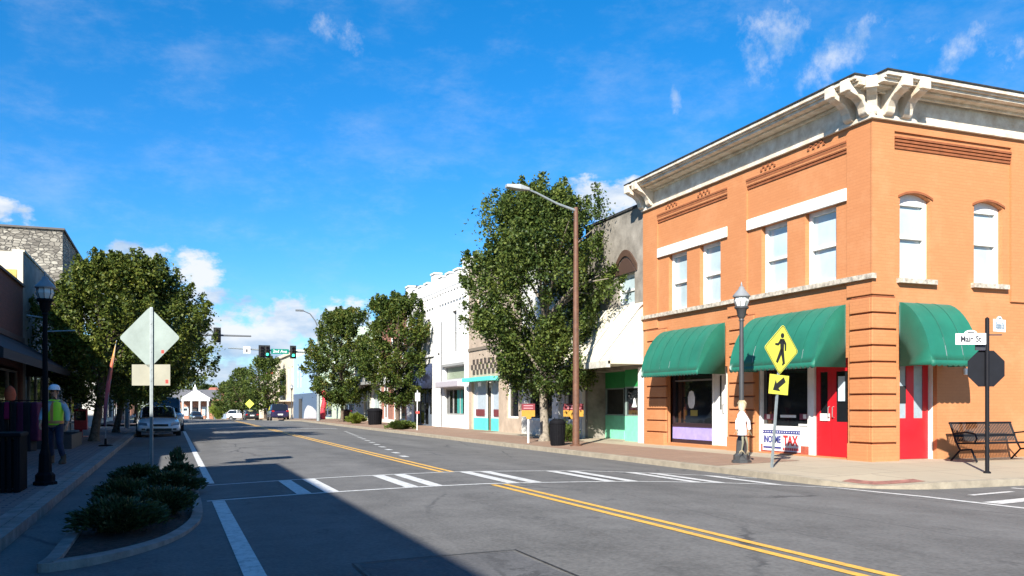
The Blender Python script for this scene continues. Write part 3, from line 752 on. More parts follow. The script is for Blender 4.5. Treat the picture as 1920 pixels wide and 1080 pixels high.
# cornice: frieze, soffit, stepped mouldings with the corner notch, brackets
co = MB(); ZC = ZF
co.box(FX-0.07, FX-0.052, CY-0.0, YE+0.02, ZC, ZC+0.55); co.box(FX-0.07, XE, CY-0.07, CY-0.052, ZC, ZC+0.55)
co.box(FX-0.13, FX-0.05, CY-0.05, YE+0.02, ZC-0.07, ZC+0.035); co.box(FX-0.13, XE, CY-0.13, CY-0.0501, ZC-0.07, ZC+0.035)
def lay(p, z0, z1, nf=0.24, ns=0.25, mi=0, yext=0.06):
    # front arm, side arm, filling of the corner behind the notch
    co.box(FX-p, FX-0.0005, CY-nf+0.0, YE+yext, z0, z1, mi)
    co.box(FX-ns, XE+0.1, CY-p, CY-nf, z0, z1, mi)
lay(0.16, ZC+0.46, ZC+0.52); lay(0.42, ZC+0.52, ZC+0.57); lay(0.60, ZC+0.57, ZC+0.64); lay(0.66, ZC+0.64, ZC+0.68); lay(0.72, ZC+0.68, ZC+0.77)
cornice = co.build('cornice', CORN, cb, bevel=0.012)
co = MB(); lay(0.75, ZC+0.77, ZC+0.80, 0.27, 0.28); co.box(FX-0.0005, XE+0.1, CY-0.26, YE+0.06, ZC+0.62, ZC+0.74)
co.build('roof_edge', TAR, cornice)
sc_prof = [(0.0, 0.02), (0.12, 0.02), (0.18, 0.08), (0.21, 0.20), (0.29, 0.32), (0.40, 0.40), (0.52, 0.44), (0.61, 0.48), (0.66, 0.55), (0.66, 0.68), (0.63, 0.77), (0.0, 0.77)]
def bracket(org, out, side, wd, k=1.0):
    o = Vector(org); u = Vector(out).normalized(); s = Vector(side).normalized()
    b = MB(); b.prism(sc_prof, lambda p, z: o+u*(p*k-0.0)+s*(-wd/2)+Vector((0,0,z)), lambda p, z: o+u*(p*k)+s*(wd/2)+Vector((0,0,z)))
    b.obox(o+u*0.65*k+Vector((0,0,0.635)), u*0.05, s*(wd/2+0.012), Vector((0,0,0.13)))
    b.build('bracket', CORN, cornice, bevel=0.02)
for y in (CY+0.06, CY+0.56, YE-0.62, YE-0.10): bracket((FX-0.06, y, ZC-0.02), (-1,0,0), (0,1,0), 0.25)
for x in (FX+0.30, FX+0.82): bracket((x, CY-0.06, ZC-0.02), (0,-1,0), (1,0,0), 0.25)
bracket((FX-0.03, CY-0.03, ZC-0.02), (-1,-1,0), (1,-1,0), 0.22, 0.72)
q = MB(); q.box(FX+0.3, FX+0.34, CY+1, YE-1, ZF+0.6, ZF+0.62)

# ---- awnings
def awning(root, ax, c, u0, u1, zt, zb, p, m, ribs, name='awning', label=None, val=0.14):
    a = MB(); N = 10; prof = []
    for k in range(N+1):
        t = k/N*math.pi/2; prof.append((p*(math.sin(t)**1.22), zb+val+(zt-zb-val)*(math.cos(t)**1.2 if math.cos(t) > 1e-6 else 0)))
    nu = max(8, int((u1-u0)*6)); grid = []
    for i in range(nu+1):
        u = u0+(u1-u0)*i/nu; f = (i/nu*ribs) % 1
        sag = -0.03*math.sin(f*math.pi)
        grid.append([P(ax, c-q-(sag if 0 < j < N else 0), u, z) for j, (q, z) in enumerate(prof)])
    for i in range(nu):
        for j in range(N): a.quad(grid[i][j], grid[i+1][j], grid[i+1][j+1], grid[i][j+1])
    # scalloped valance
    ns = int((u1-u0)/0.16)
    for i in range(ns):
        ua, ub = u0+(u1-u0)*i/ns, u0+(u1-u0)*(i+1)/ns
        pts = [(ua, zb+val), (ub, zb+val), (ub, zb+0.035), (ub-(ub-ua)*0.25, zb+0.006), ((ua+ub)/2, zb), (ua+(ub-ua)*0.25, zb+0.006), (ua, zb+0.035)]
        a.add([P(ax, c-p, u, z) for u, z in pts], [tuple(range(7))])
    for u in (u0, u1):
        pts = [P(ax, c-q, u, z) for q, z in prof] + [P(ax, c-p, u, zb+0.03), P(ax, c, u, zb+0.03)]
        a.add(pts, [tuple(range(len(pts)))])
    o = a.build(name, m, root, smooth=True)
    s = o.modifiers.new('thick', 'SOLIDIFY'); s.thickness = 0.006; s.offset = -1
    if label: o['label'] = label
    fr = MB()
    for u in (u0+0.03, u1-0.03):
        fr.tube([P(ax, c-0.02, u, zb+0.1), P(ax, c-p+0.03, u, zb+0.1)], 0.014, 6)
    fr.tube([P(ax, c-p+0.035, u0+0.03, zb+0.1), P(ax, c-p+0.035, u1-0.03, zb+0.1)], 0.014, 6)
    for i in range(1, ribs):
        u = u0+(u1-u0)*i/ribs
        fr.tube([P(ax, c-q+0.02, u, z-0.02) for q, z in prof], 0.013, 6)
    fr.build('awning_frame', GALV, o)
    sm = MB()     # raised seams where the panels are sewn over the ribs
    for i in range(1, ribs):
        u = u0+(u1-u0)*i/ribs
        sm.tube([P(ax, c-q-0.003, u, z+0.002) for q, z in prof], 0.005, 5)
    sm.build('seam', GREEN if m is GREEN else m, o)
    return o
zat, zab, pr = 3.84, 2.36, 0.90
zat = 3.86
awning(cb, 'x', FX-0.08, fy(1364), fy(1198, FX-1.06), zat, zab, pr, GREEN, 6, label='green awning over the shop with the lavender panel')
awning(cb, 'x', FX-0.08, fy(1591), fy(1363, FX-1.06), zat, zab, pr, GREEN, 7, label='longer green awning over the tax office')
awning(cb, 'y', CY-0.08, sx(1681), sx(1771), zat, zab, pr, GREEN, 3, label='green awning over the side door')

fyi = lambda p: fy(p, FX+0.22)
fzi = lambda p, q: fz(p, q, FX+0.22)
# ---- left shop: window, lavender panel, white door
DEP = 0.22
LAV = plain('lavender panel paint', (0.36, 0.30, 0.66)); DARKP = plain('dark maroon trim', (0.03, 0.015, 0.02))
xi = FX+DEP
q = MB(); u0, u1 = fyi(1338), fy(1250)-0.002; q.box(xi, xi+0.1, u0, u1, GB+0.22, fzi(1294, 800)); q.build('stall_riser', LAV, cb)
q = MB(); q.box(xi-0.02, xi+0.1, u0, u1, GB+0.1, GB+0.2199); q.box(xi-0.03, xi+0.1, u0, u1, fzi(1294, 800), fzi(1294, 800)+0.05); q.build('trim', DARKP, cb)
q = MB(); q.box(FX-0.04, xi+0.12, fy(1364), fy(1250), GB-0.1, GB+0.1); q.box(FX-0.05, xi+0.12, fy(1590), fy(1415), GB-0.1, GB+0.03); q.build('doorstep', ORANGE, cb)
w1 = window(cb, 'x', xi, u0, u1, fzi(1294, 800)+0.051, 2.62, DARKP, DGLASS, fw=0.06, mid=False, depth=0.1, label='dark shop window with a white paper shape')
POSTER = plain('white paper', (0.70, 0.70, 0.66)); 
q = MB(); q.box(xi+0.05, xi+0.062, fyi(1332), fyi(1258), 2.25, 2.3); q.build('notice', plain('dull strip', (0.2,0.2,0.2)), w1)
q = MB(); q.lathe([(0.0, 0), (0.12, 0.02), (0.19, 0.15), (0.2, 0.35), (0.12, 0.52), (0.0, 0.56)], (xi+0.045, (fyi(1298)+fyi(1290))/2, fzi(1294, 766)), 12)  # flattened white paper shape behind the glass
for i, v in enumerate(q.v): q.v[i] = (xi+0.045+(v[0]-xi-0.045)*0.06, v[1], v[2])
q.build('notice', POSTER, w1)
q = MB(); q.box(xi+0.05, xi+0.06, fyi(1305), fyi(1292), fzi(1298, 780), fzi(1298, 769)); q.build('notice', plain('ochre paper', (0.30, 0.24, 0.05)), w1)
def door(root, ax, c, u0, u1, z0, z1, m, gm, lites, name='door', label=None, handle=None, stile=0.13, kick=0.75, head=0.16):
    d = MB(); pbox(d, ax, c, c+0.05, u0, u0+stile, z0, z1); pbox(d, ax, c, c+0.05, u1-stile, u1, z0, z1)
    pbox(d, ax, c, c+0.05, u0+stile, u1-stile, z0, z0+kick); pbox(d, ax, c, c+0.05, u0+stile, u1-stile, z1-head, z1)
    o = d.build(name, m, root)
    if label: o['label'] = label
    g = MB(); pbox(g, ax, c+0.02, c+0.035, u0+stile-0.01, u1-stile+0.01, z0+kick-0.01, z1-head+0.01); g.build('pane', gm, o)
    hu = u0+stile*0.5 if handle != 'hi' else u1-stile*0.5
    h = MB(); h.tube([P(ax, c-0.005, hu, z0+0.95), P(ax, c-0.05, hu, z0+0.97), P(ax, c-0.05, hu, z0+1.2), P(ax, c-0.005, hu, z0+1.22)], 0.012, 6); h.build('handle', plain('brushed handle', (0.5,0.5,0.48), 0.3, metal=0.8), o)
    return o
door(cb, 'x', xi+0.02, fyi(1361), fyi(1339), GB+0.1, 2.60, WHITE, DGLASS, 1, label='white door with a narrow tall glass', stile=0.24, kick=1.05, head=0.22)
q = MB(); q.box(xi-0.04, xi+0.1, fyi(1339)-0.001, fyi(1337.5), GB+0.1, 2.62); q.build('door_frame', WHITE, cb); q = MB(); q.box(xi-0.04, xi+0.1, fyi(1364.5), fyi(1361.2), GB+0.1, 2.62); q.build('door_frame', WHITE, cb)
# ---- tax office
zs = fzi(1470, 806)
w2 = window(cb, 'x', xi, fyi(1519), fyi(1424), zs, 2.55, WHITE, DGLASS, fw=0.10, mid=False, depth=0.1, label='white framed shop window of the tax office')
q = MB(); q.box(xi-0.0, xi+0.1, fyi(1519), fyi(1424)-0.001, GB+0.24, zs-0.001); q.build('stall_riser', WHITE, cb)
q = MB(); q.box(xi-0.02, xi+0.1, fyi(1519), fyi(1424)-0.001, GB+0.03, GB+0.239); q.build('stall_riser', plain('brick red base paint', (0.42, 0.10, 0.06), var=0.2), cb)
q = MB(); q.box(xi-0.05, xi+0.1, fyi(1529), fyi(1519.3), GB+0.03, 2.62); q.build('door_frame', WHITE, cb); q = MB(); q.box(xi-0.05, xi+0.1, fyi(1424), fy(1415)-0.002, GB+0.03, 2.62); q.build('door_frame', WHITE, cb)
# writing faces the street (-X): letters run towards -Y
UX, UZ = (0, -1, 0), (0, 0, 1)
INK = plain('navy print', (0.03, 0.045, 0.22)); REDI = plain('red print', (0.62, 0.03, 0.03)); PRW = plain('white print', (0.75, 0.75, 0.75))
bn = MB(); by0, by1, bz0, bz1 = fyi(1503), fyi(1432), fzi(1468, 846), fzi(1468, 807)
bn.box(xi-0.035, xi-0.03, by0, by1, bz0, bz1)
ban = tag(bn.build('banner', PRW), 'white tax banner with a blue edge under the tax office window', 'banner')
bb = MB(); bb.box(xi-0.04, xi-0.036, by0, by1, bz1-0.09, bz1); bb.build('border', INK, ban)
dt = MB()
for k in range(16): u = by0+(by1-by0)*(k+.5)/16; dt.box(xi-0.0445, xi-0.0405, u-0.016, u+0.016, bz1-0.06, bz1-0.03)
dt.build('star_row', PRW, ban)
bw = by1-by0; zm = (bz0+bz1)/2
text_mb('INCOME', 0.25, (xi-0.042, by0+bw*0.735, zm+0.02), UX, UZ, bold=0.03, narrow=0.74).build('lettering', INK, ban, fix=False)
text_mb('TAX', 0.36, (xi-0.042, by0+bw*0.25, zm+0.0), UX, UZ, bold=0.03, narrow=0.78).build('lettering', REDI, ban, fix=False)
q = MB(); 
for k in range(14): u = by0+bw*(0.5+0.48*(k+.5)/14); q.box(xi-0.041, xi-0.037, u-0.028, u+0.02, bz0+0.06, bz0+0.11)
q.build('small_print', INK, ban)
q = MB()
for k in range(9): u = by0+bw*(0.04+0.42*(k+.5)/9); q.box(xi-0.041, xi-0.037, u-0.03, u+0.02, bz0+0.03, bz0+0.10)
q.build('small_print', REDI, ban)
# stickers on the tax office window
MAROON = plain('maroon print', (0.16, 0.02, 0.05))
for a, b, y0, y1, mm in ((1430, 1450, 776, 787, MAROON), (1496, 1516, 776, 787, MAROON), (1460, 1489, 778, 783, POSTER), (1430, 1450, 795, 799, POSTER), (1494, 1516, 795, 799, POSTER), (1426, 1518, 801, 804, REDI)):
    q = MB(); q.box(xi+0.052, xi+0.06, fyi(b), fyi(a), fzi((a+b)/2, y1), fzi((a+b)/2, y0)); q.build('window_sticker', mm, w2)
for a, y0, y1 in ((1438, 777, 785), (1506, 777, 785)):
    q = MB(); q.box(xi+0.045, xi+0.051, fyi(a+3), fyi(a-3), fzi(a, y1), fzi(a, y0)); q.build('window_sticker', POSTER, w2)
# red double door
dz0, dz1 = GB+0.03, 2.52
mid = fyi(1559.5)
d1 = door(cb, 'x', xi, mid+0.004, fyi(1530.5), dz0, dz1, RED, DGLASS, 1, label='left leaf of the red double door', stile=0.14, kick=0.85, head=0.2)
d2 = door(cb, 'x', xi, fy(1590)+0.002, mid-0.004, dz0, dz1, RED, DGLASS, 1, label='right leaf of the red double door, with papers on its glass', handle='hi', stile=0.14, kick=0.85, head=0.2)
q = MB(); q.box(xi-0.01, xi+0.018, fyi(1556), fyi(1538), 1.12, 1.3); q.build('notice', POSTER, d1)
q = MB(); q.box(xi-0.01, xi+0.018, fyi(1583), fyi(1572), 1.6, 2.2); q.build('notice', plain('pale blue paper', (0.5, 0.6, 0.66)), d2)
q = MB(); q.box(xi-0.01, xi+0.09, fy(1590)+0.002, fyi(1530.5), dz1+0.001, 2.62); q.build('transom', RED, cb)
# ---- side doorway
sxi = lambda p: sx(p, CY+0.22)
yi = CY+DEP; s0, s1 = sx(1687), sx(1757)
sdr = door(cb, 'y', yi, s0+0.002, sxi(1740), GB+0.03, 2.55, RED, plain('pale curtained glass', (0.30, 0.36, 0.40), 0.1), 2, label='red side door with a curtained glass', stile=0.16, kick=0.95, head=0.12)
q = MB(); um = (sxi(1697)+sxi(1712))/2; q.box(sxi(1699), sxi(1713), yi-0.004, yi+0.055, GB+0.9, 2.5); q.build('rail', RED, sdr)
q = MB(); q.box(s0+0.17, sxi(1699)-0.0, yi+0.005, yi+0.018, 1.55, 1.95); q.build('notice', plain('black notice', (0.02,0.02,0.02)), sdr)
q = MB(); q.box(sxi(1741), s1-0.004, yi-0.1, yi+0.1, GB-0.02, 2.62); q.build('door_frame', WHITE, cb)
q = MB(); q.box(s0, s1, CY-0.03, yi+0.12, GB-0.12, GB+0.02); q.build('doorstep', CONC, cb)
q = MB(); q.box(sx(1806), sx(1829), CY-0.06, CY-0.003, sz(1815, 703), sz(1815, 691)); q.build('wall_box', WHITE, cb, bevel=0.01)  # plain white box on the wall, no lamp in it

# ================================================================== THE RIGHT-HAND ROW
CREAMW = mat('cream painted metal canopy', (0.62, 0.58, 0.47), 0.6, 0.1, 2)
STUCCO = mat('stained grey stucco', (0.26, 0.235, 0.20), 0.9, 0.3, 1.3, 0.4, 25, col2=(0.13, 0.115, 0.095))
TAN = mat('tan stucco', (0.42, 0.33, 0.25), 0.9, 0.12, 2, 0.3, 30)
CASTLE = brick('white painted brick', (0.74, 0.73, 0.71), (0.70, 0.69, 0.67), (0.62, 0.61, 0.59), 0.22, 0.075, 0.008, 0.8, 0.25, 0.5, (0.60, 0.57, 0.52))
REDBR = brick('red brick', (0.30, 0.095, 0.055), (0.24, 0.075, 0.045), (0.30, 0.24, 0.20), 0.22, 0.075, 0.01)
OFFW = mat('off-white render', (0.60, 0.59, 0.54), 0.85, 0.12, 2)
PGREEN = mat('pale green render', (0.50, 0.60, 0.46), 0.85, 0.1, 2)
PBLUE = mat('pale blue render', (0.38, 0.55, 0.76), 0.85, 0.08, 2)
CREAM = mat('cream render', (0.66, 0.58, 0.44), 0.85, 0.1, 2)
REDROOF = mat('red metal roof', (0.50, 0.10, 0.06), 0.5, 0.12, 3)
SLATE = plain('slate blue paint', (0.10, 0.15, 0.23))
NAVY = plain('navy awning cloth', (0.030, 0.045, 0.10))
GREY = plain('grey paint', (0.30, 0.30, 0.29))
MIDG = plain('dark grey trim', (0.06, 0.06, 0.06))
FXR = 36.0
def bld(name, label, y0, y1, h, m, ops, dep=0.15, zb=0.0, x0=FX, x1=FXR, g=None):
    gz_ = G((y0+y1)/2) if g is None else g
    t = thing(name, label, 'building', (x0, y0, gz_+0.15))
    w = MB(); wall(w, 'x', x0, y0, y1, gz_-0.6, gz_+h, ops, dep); shell(w, x0, x1, y0, y1, gz_-0.6, gz_+h, 'W')
    w.quad((x0,y0,gz_+h-0.35),(x1,y0,gz_+h-0.35),(x1,y1,gz_+h-0.35),(x0,y1,gz_+h-0.35))
    t2 = w.build('wall', m, t)
    return t, t2
# ---- green store under the cream canopy
y0, y1 = YE+0.02, fy(1098)
z_b = 0.24
gy0, gy1 = y0+0.22, fy(1102)
uw = (fy(1190), fy(1157), fz(1172, 574), fz(1172, 515))
gs, gsw = bld('shop_building', 'grey stucco two-storey building with a green shopfront under a sloped cream canopy', y0, y1, 8.25, STUCCO, [(gy0, gy1, 0.2, 2.75), uw], 1.9)
q = MB(); q.box(FX-0.05, FX+0.3, y0, y1, 8.25, 8.33); q.build('coping', TAR, gs)
window(gs, 'x', FX+0.12, uw[0], uw[1], uw[2], uw[3], fw=0.1)
ty2 = MB(); ty2.prism([(uw[0]-0.1+(uw[1]-uw[0]+0.2)*k/12, uw[3]+0.02+(0.55*math.sin(math.pi*k/12))) for k in range(13)], lambda y, z: (FX-0.04, y, z), lambda y, z: (FX-0.003, y, z)); ty2.build('tympanum', plain('dark brick infill', (0.07, 0.04, 0.03)), gsw)
q = MB(); N = 10
for k in range(N):
    f = lambda t: uw[3]+0.04+0.60*math.sin(math.pi*t); ua, ub = uw[0]-0.2+(uw[1]-uw[0]+.4)*k/N, uw[0]-0.2+(uw[1]-uw[0]+.4)*(k+1)/N
    A = [(FX-0.06, ua, f(k/N)), (FX-0.06, ub, f((k+1)/N)), (FX-0.06, ub, f((k+1)/N)+0.22), (FX-0.06, ua, f(k/N)+0.22)]; B = [(FX-0.003, y, z) for _, y, z in A]
    q.add(A+B, [(0,1,2,3),(7,6,5,4),(0,4,5,1),(3,2,6,7),(0,3,7,4),(1,5,6,2)])
q.build('window_arch', plain('dark brick', (0.08, 0.045, 0.03)), gsw)
# sloped canopy
cz0, cz1, cp = 2.78, 4.98, 1.35
q = MB(); q.quad((FX-0.02, y0, cz1), (FX-cp, y0, cz0+0.2), (FX-cp, y1, cz0+0.2), (FX-0.02, y1, cz1))
q.quad((FX-0.02, y0, cz0+0.1), (FX-cp, y0, cz0+0.1), (FX-cp, y1, cz0+0.1), (FX-0.02, y1, cz0+0.1))
q.add([(FX-0.02,y0,cz1),(FX-cp,y0,cz0+0.2),(FX-cp,y0,cz0+0.1),(FX-0.02,y0,cz0+0.1)], [(0,1,2,3)]); q.add([(FX-0.02,y1,cz1),(FX-cp,y1,cz0+0.2),(FX-cp,y1,cz0+0.1),(FX-0.02,y1,cz0+0.1)], [(0,1,2,3)])
can = q.build('canopy', CREAMW, gs)
q = MB(); q.box(FX-cp-0.06, FX-cp+0.08, y0, y1+0.3, cz0-0.02, cz0+0.2); q.build('fascia', plain('fascia beam', (0.55, 0.52, 0.45), var=0.15), can)
for k in range(1, 6):
    u = y0+(y1-y0)*k/6; q = MB(); q.tube([(FX-0.03, u, cz1+0.01), (FX-cp, u, cz0+0.22)], 0.012, 5); q.build('seam', CREAMW, can)
for px in (1130, 1160, 1196):
    q = MB(); u = fy(px); q.tube([(FX-0.1, u-0.5, cz1-0.05), (FX-cp-0.02, u+0.2, cz0+0.24)], 0.02, 6); q.build('support_rod', plain('pale rod', (0.6, 0.6, 0.56)), can)
# green shopfront: right bay at the wall line, left bay set back, angled side between
yb = fy(1166); ya = fy(1136)
def bay(x, a, b, m_lo, zk=1.12, cols=1, nm='shop_window'):
    q = MB(); q.box(x, x+0.1, a, b, z_b-0.1, zk); q.build('stall_riser', m_lo, gs)
    q = MB(); q.box(x, x+0.1, a, b, 2.15, 2.75); q.build('fascia_panel', DKGREEN, gs)
    window(gs, 'x', x, a, b, zk+0.001, 2.149, plain('grey window frame', (0.20, 0.26, 0.24)), DGLASS, fw=0.05, mid=False, cols=cols, name=nm, depth=0.09)
bay(FX+0.12, gy0+0.15, yb, MINT)
q = MB(); q.box(FX-0.02, FX+0.25, gy0-0.2, gy0+0.149, z_b-0.1, 2.78); q.build('door_frame', WHITE, gs)
bay(FX+0.75, ya, gy1, MINT, cols=1)
q = MB()   # angled recess wall and door
q.add([(FX+1.75, yb, z_b-.1), (FX+0.75, ya, z_b-.1), (FX+0.75, ya, 1.1), (FX+1.75, yb, 1.1)], [(0,1,2,3)]); q.build('stall_riser', MINT, gs)
q = MB(); q.add([(FX+1.75, yb, 1.1), (FX+0.75, ya, 1.1), (FX+0.75, ya, 2.15), (FX+1.75, yb, 2.15)], [(0,1,2,3)]); q.build('pane', DGLASS, gs)
q = MB(); q.add([(FX+1.75, yb, 2.15), (FX+0.75, ya, 2.15), (FX+0.75, ya, 2.75), (FX+1.75, yb, 2.75)], [(0,1,2,3)]); q.box(FX+0.22, FX+1.8, yb, yb+0.05, z_b-0.1, 2.75); q.build('recess_wall', DKGREEN, gs)
q = MB(); q.box(FX-0.0, FX+2, gy0, gy1, 0.05, 0.2449); q.build('doorstep', CONC, gs)
q = MB(); px = fy(1183); q.lathe([(0.02, 0), (0.10, 0.02), (0.05, 0.16), (0.03, 0.3), (0.0, 0.34)], (FX+0.14, px, 1.42), 10); q.build('window_ornament', POSTER, gs)
# ---- white shop behind the big tree
a, b = fy(1098)+0.02, fy(978)
ws, wsw = bld('shop_building', 'white shop building half hidden behind the large tree and brown pole', a, b, 7.6, OFFW, [(fy(1093), fy(1058), 0.85, 2.65), (fy(1040), fy(988), 0.85, 2.65), (fy(1085), fy(1065), 4.2, 6.0), (fy(1030), fy(1012), 4.2, 6.0)], 0.15)
window(ws, 'x', FX+0.1, fy(1093), fy(1058), 0.85, 2.65, WHITE, DGLASS, mid=False, cols=2, name='shop_window'); window(ws, 'x', FX+0.1, fy(1040), fy(988), 0.85, 2.65, WHITE, DGLASS, mid=False, cols=2, name='shop_window')
window(ws, 'x', FX+0.1, fy(1085), fy(1065), 4.2, 6.0); window(ws, 'x', FX+0.1, fy(1030), fy(1012), 4.2, 6.0)
for p in (1097, 1052, 1046): 
    q = MB(); q.box(FX-0.12, FX-0.002, fy(p), fy(p-6), 0.1, 2.9); q.build('pilaster', WHITE, ws)
q = MB(); q.box(FX-1.2, FX-0.003, a+0.3, b-0.3, 2.9, 3.08); q.build('flat_canopy', MIDG, ws)
# ---- tan building with the turquoise shopfront
a, b = fy(978)+0.02, fy(879)
st = (fy(935), fy(884), 0.2, 2.95)
ts, tsw = bld('shop_building', 'tan building with a turquoise shopfront and openwork brick band', a, b, fz(879, 503), TAN, [st, (fy(905), fy(895), 5.2, 7.2), (fy(930), fy(920), 5.2, 7.2), (fy(972), fy(950), 0.9, 2.6)], 0.15)
for o in ((fy(905), fy(895)), (fy(930), fy(920))): window(ts, 'x', FX+0.1, *o, 5.2, 7.2)
window(ts, 'x', FX+0.1, fy(972), fy(950), 0.9, 2.6, WHITE, DGLASS, mid=False, name='shop_window')
x = FX+0.12; um = (st[0]+st[1])/2-0.3
for u0, u1 in ((st[0], um-0.35), (um+0.35, st[1])):
    q = MB(); q.box(x, x+0.1, u0, u1, 0.1, 0.85); q.build('stall_riser', TEAL, ts)
    window(ts, 'x', x, u0, u1, 0.851, 2.95, OFFW, plain('pale glass with painted reflection', (0.45, 0.52, 0.58), 0.08), fw=0.06, mid=False, depth=0.09, name='shop_window')  # bright reflection is put into the pane's base colour
    q = MB(); q.box(x+0.02, x+0.055, u0+0.4, u1-0.3, 0.95, 1.3); q.build('window_display', plain('dark red goods', (0.16, 0.03, 0.035)), ts)
door(ts, 'x', x+0.15, um-0.35, um+0.35, 0.2, 2.4, plain('brown door paint', (0.2, 0.15, 0.1)), DGLASS, 1)
q = MB(); q.box(x+0.15, x+0.2, um-0.35, um+0.35, 2.401, 2.95); q.build('transom', OFFW, ts)
q = MB(); q.box(FX-0.5, FX-0.002, st[0]-0.15, st[1]+0.1, 2.72, 2.92); q.build('awning', TEAL, ts)
q = MB(); L = st[1]-st[0]; nn = 14
for r_ in range(3):
    for k in range(nn):
        if (k+r_) % 2 == 0: q.box(FX-0.03, FX-0.003, st[0]+L*k/nn, st[0]+L*(k+1)/nn, 3.1+0.27*r_, 3.1+0.27*(r_+1)-0.02)
q.build('brick_band', plain('dark openwork brick', (0.07, 0.05, 0.04)), ts)
q = MB(); q.box(FX-0.06, FX-0.003, a, b, 4.35, 4.5); q.build('string_course', plain('brown ledge', (0.2, 0.16, 0.12)), ts)
# ---- white battlemented building
a, b = fy(879)+0.02, fy(764)
H = 8.35
def wins_of(pxs, z0, z1): return [(fy(q_), fy(p_), z0, z1) for p_, q_ in pxs]
u_w = wins_of([(848, 856), (866, 877), (800, 806), (785, 790)], fz(860, 658), fz(860, 580))
s_r = (fy(872), fy(833), 0.95, fz(850, 728)); s_rt = (fy(872), fy(833), fz(850, 712), fz(850, 687)); s_l = (fy(810), fy(776), 0.2, 3.0)
wc, wcw = bld('castle_building', 'white painted brick building with battlements along its roofline', a, b, H, CASTLE, u_w+[s_r, s_rt, s_l], 0.2)
for o in u_w: window(wc, 'x', FX+0.14, *o, GREY, plain('grey blue glass', (0.10, 0.12, 0.15), 0.1), fw=0.05)
window(wc, 'x', FX+0.12, *s_r, GREY, DGLASS, fw=0.09, mid=False, cols=3, name='shop_window')
q = MB(); q.box(FX+0.16, FX+0.168, s_r[0]+0.9, s_r[0]+1.9, s_r[2]+0.1, s_r[3]-0.1); q.build('curtain', plain('teal curtain', (0.04, 0.28, 0.25)), wc)
window(wc, 'x', FX+0.12, *s_rt, GREY, plain('greenish frosted glass', (0.28, 0.33, 0.24), 0.3), fw=0.07, mid=False, name='transom_window')
q = MB(); q.box(FX-0.5, FX-0.003, fy(874), fy(831), s_r[3]+0.05, s_r[3]+0.4); q.build('awning', plain('grey lavender cloth', (0.42, 0.39, 0.42)), wc, bevel=0.05)
q = MB(); q.box(FX-0.15, FX-0.003, fy(874), fy(831), s_rt[3]+0.02, s_rt[3]+0.16); q.build('ledge', GREY, wc)
# battlements: merlons of two heights with caps
n_ = 17; L = b-a
for k in range(n_):
    if k % 2 == 0:
        u0, u1 = a+L*k/n_, a+L*(k+1)/n_; big = k in (0, 8, 16)
        hh = 1.0 if big else 0.62
        q = MB(); q.box(FX-0.10, FX+0.32, u0, u1, H+0.002, H+hh); q.box(FX-0.16, FX+0.36, u0-0.05, u1+0.05, H+hh+0.001, H+hh+0.1); q.build('merlon', CASTLE, wcw)
q = MB(); q.box(FX-0.14, FX-0.003, a, b, H-0.14, H-0.0)
for k in range(int(L/0.55)):
    u = a+0.2+k*0.55; q.box(FX-0.12, FX-0.003, u, u+0.2, H-0.95, H-0.35)
q.box(FX-0.12, FX-0.003, a, b, H-0.349, H-0.141); q.build('corbel_table', CASTLE, wc)
for p0, p1 in ((877.5, 873.5), (824, 816), (771, 765)):
    q = MB(); q.box(FX-0.09, FX-0.004, fy(p0), fy(p1), 0.1, H-1.0); q.build('pilaster', CASTLE, wc)
q = MB(); q.tube([(FX-0.06, fy(829), 0.3), (FX-0.06, fy(829), 6.4)], 0.035, 6); q.build('downpipe', plain('grey pipe', (0.25,0.25,0.25)), wc)
awning(wc, 'x', FX-0.03, s_l[0]-0.1, s_l[1]+0.1, 4.05, 2.5, 0.75, NAVY, 4)
door(wc, 'x', FX+0.12, s_l[0], s_l[0]+1.1, 0.2, 3.0, plain('slate door paint', (0.12, 0.15, 0.19)), DGLASS, 1)
window(wc, 'x', FX+0.12, s_l[0]+1.11, s_l[1], 0.21, 3.0, plain('slate door paint', (0.12, 0.15, 0.19)), DGLASS, mid=False, cols=3, name='shop_window')
q = MB(); q.box(FX-0.1, FX-0.003, fy(824), fy(770), 4.45, 4.6); q.build('ledge', CASTLE, wc)
# ---- red brick topped building and the lower row towards the signals
a, b = fy(764)+0.02, fy(715)
o1 = [(a+1+k*3.0, a+2.0+k*3.0, 4.6, 6.6) for k in range(int((b-a-1)/3))]
o2 = [(a+0.6, a+4.2, 0.5, 3.0), (a+5.6, b-0.5, 0.5, 3.0)]
rs, rw = bld('shop_building', 'red brick topped building rising behind the pair of street trees', a, b, 9.0, REDBR, o1+o2)
for o in o1: window(rs, 'x', FX+0.1, *o)
for o in o2: window(rs, 'x', FX+0.1, *o, WHITE, DGLASS, mid=False, cols=2, name='shop_window')
q = MB(); q.box(FX-0.1, FX-0.003, a, b, 0.1, 0.49); q.box(FX-0.1, FX-0.003, a, b, 3.05, 4.2); q.build('shopfront', OFFW, rs)
q = MB(); q.box(FX+0.3, FX+1.1, a+0.8, a+1.7, 8.65, 9.7); q.build('chimney', MIDG, rs)
a, b = b+0.02, fy(664)
o2 = [(a+0.8+k*3.4, a+3.0+k*3.4, 0.6, 2.9) for k in range(int((b-a-1)/3.4))]
ls, lw = bld('shop_building', 'grey white shopfront building glimpsed between the trunks of the pair of trees', a, b, 5.4, OFFW, o2)
for o in o2: window(ls, 'x', FX+0.1, *o, plain('grey green frame', (0.35, 0.42, 0.38)), plain('pale curtained glass', (0.30, 0.36, 0.40), 0.1), mid=False, cols=2, name='shop_window')
q = MB(); q.box(FX-1.0, FX-0.003, a, b, 3.1, 3.3); q.build('flat_canopy', GREY, ls)
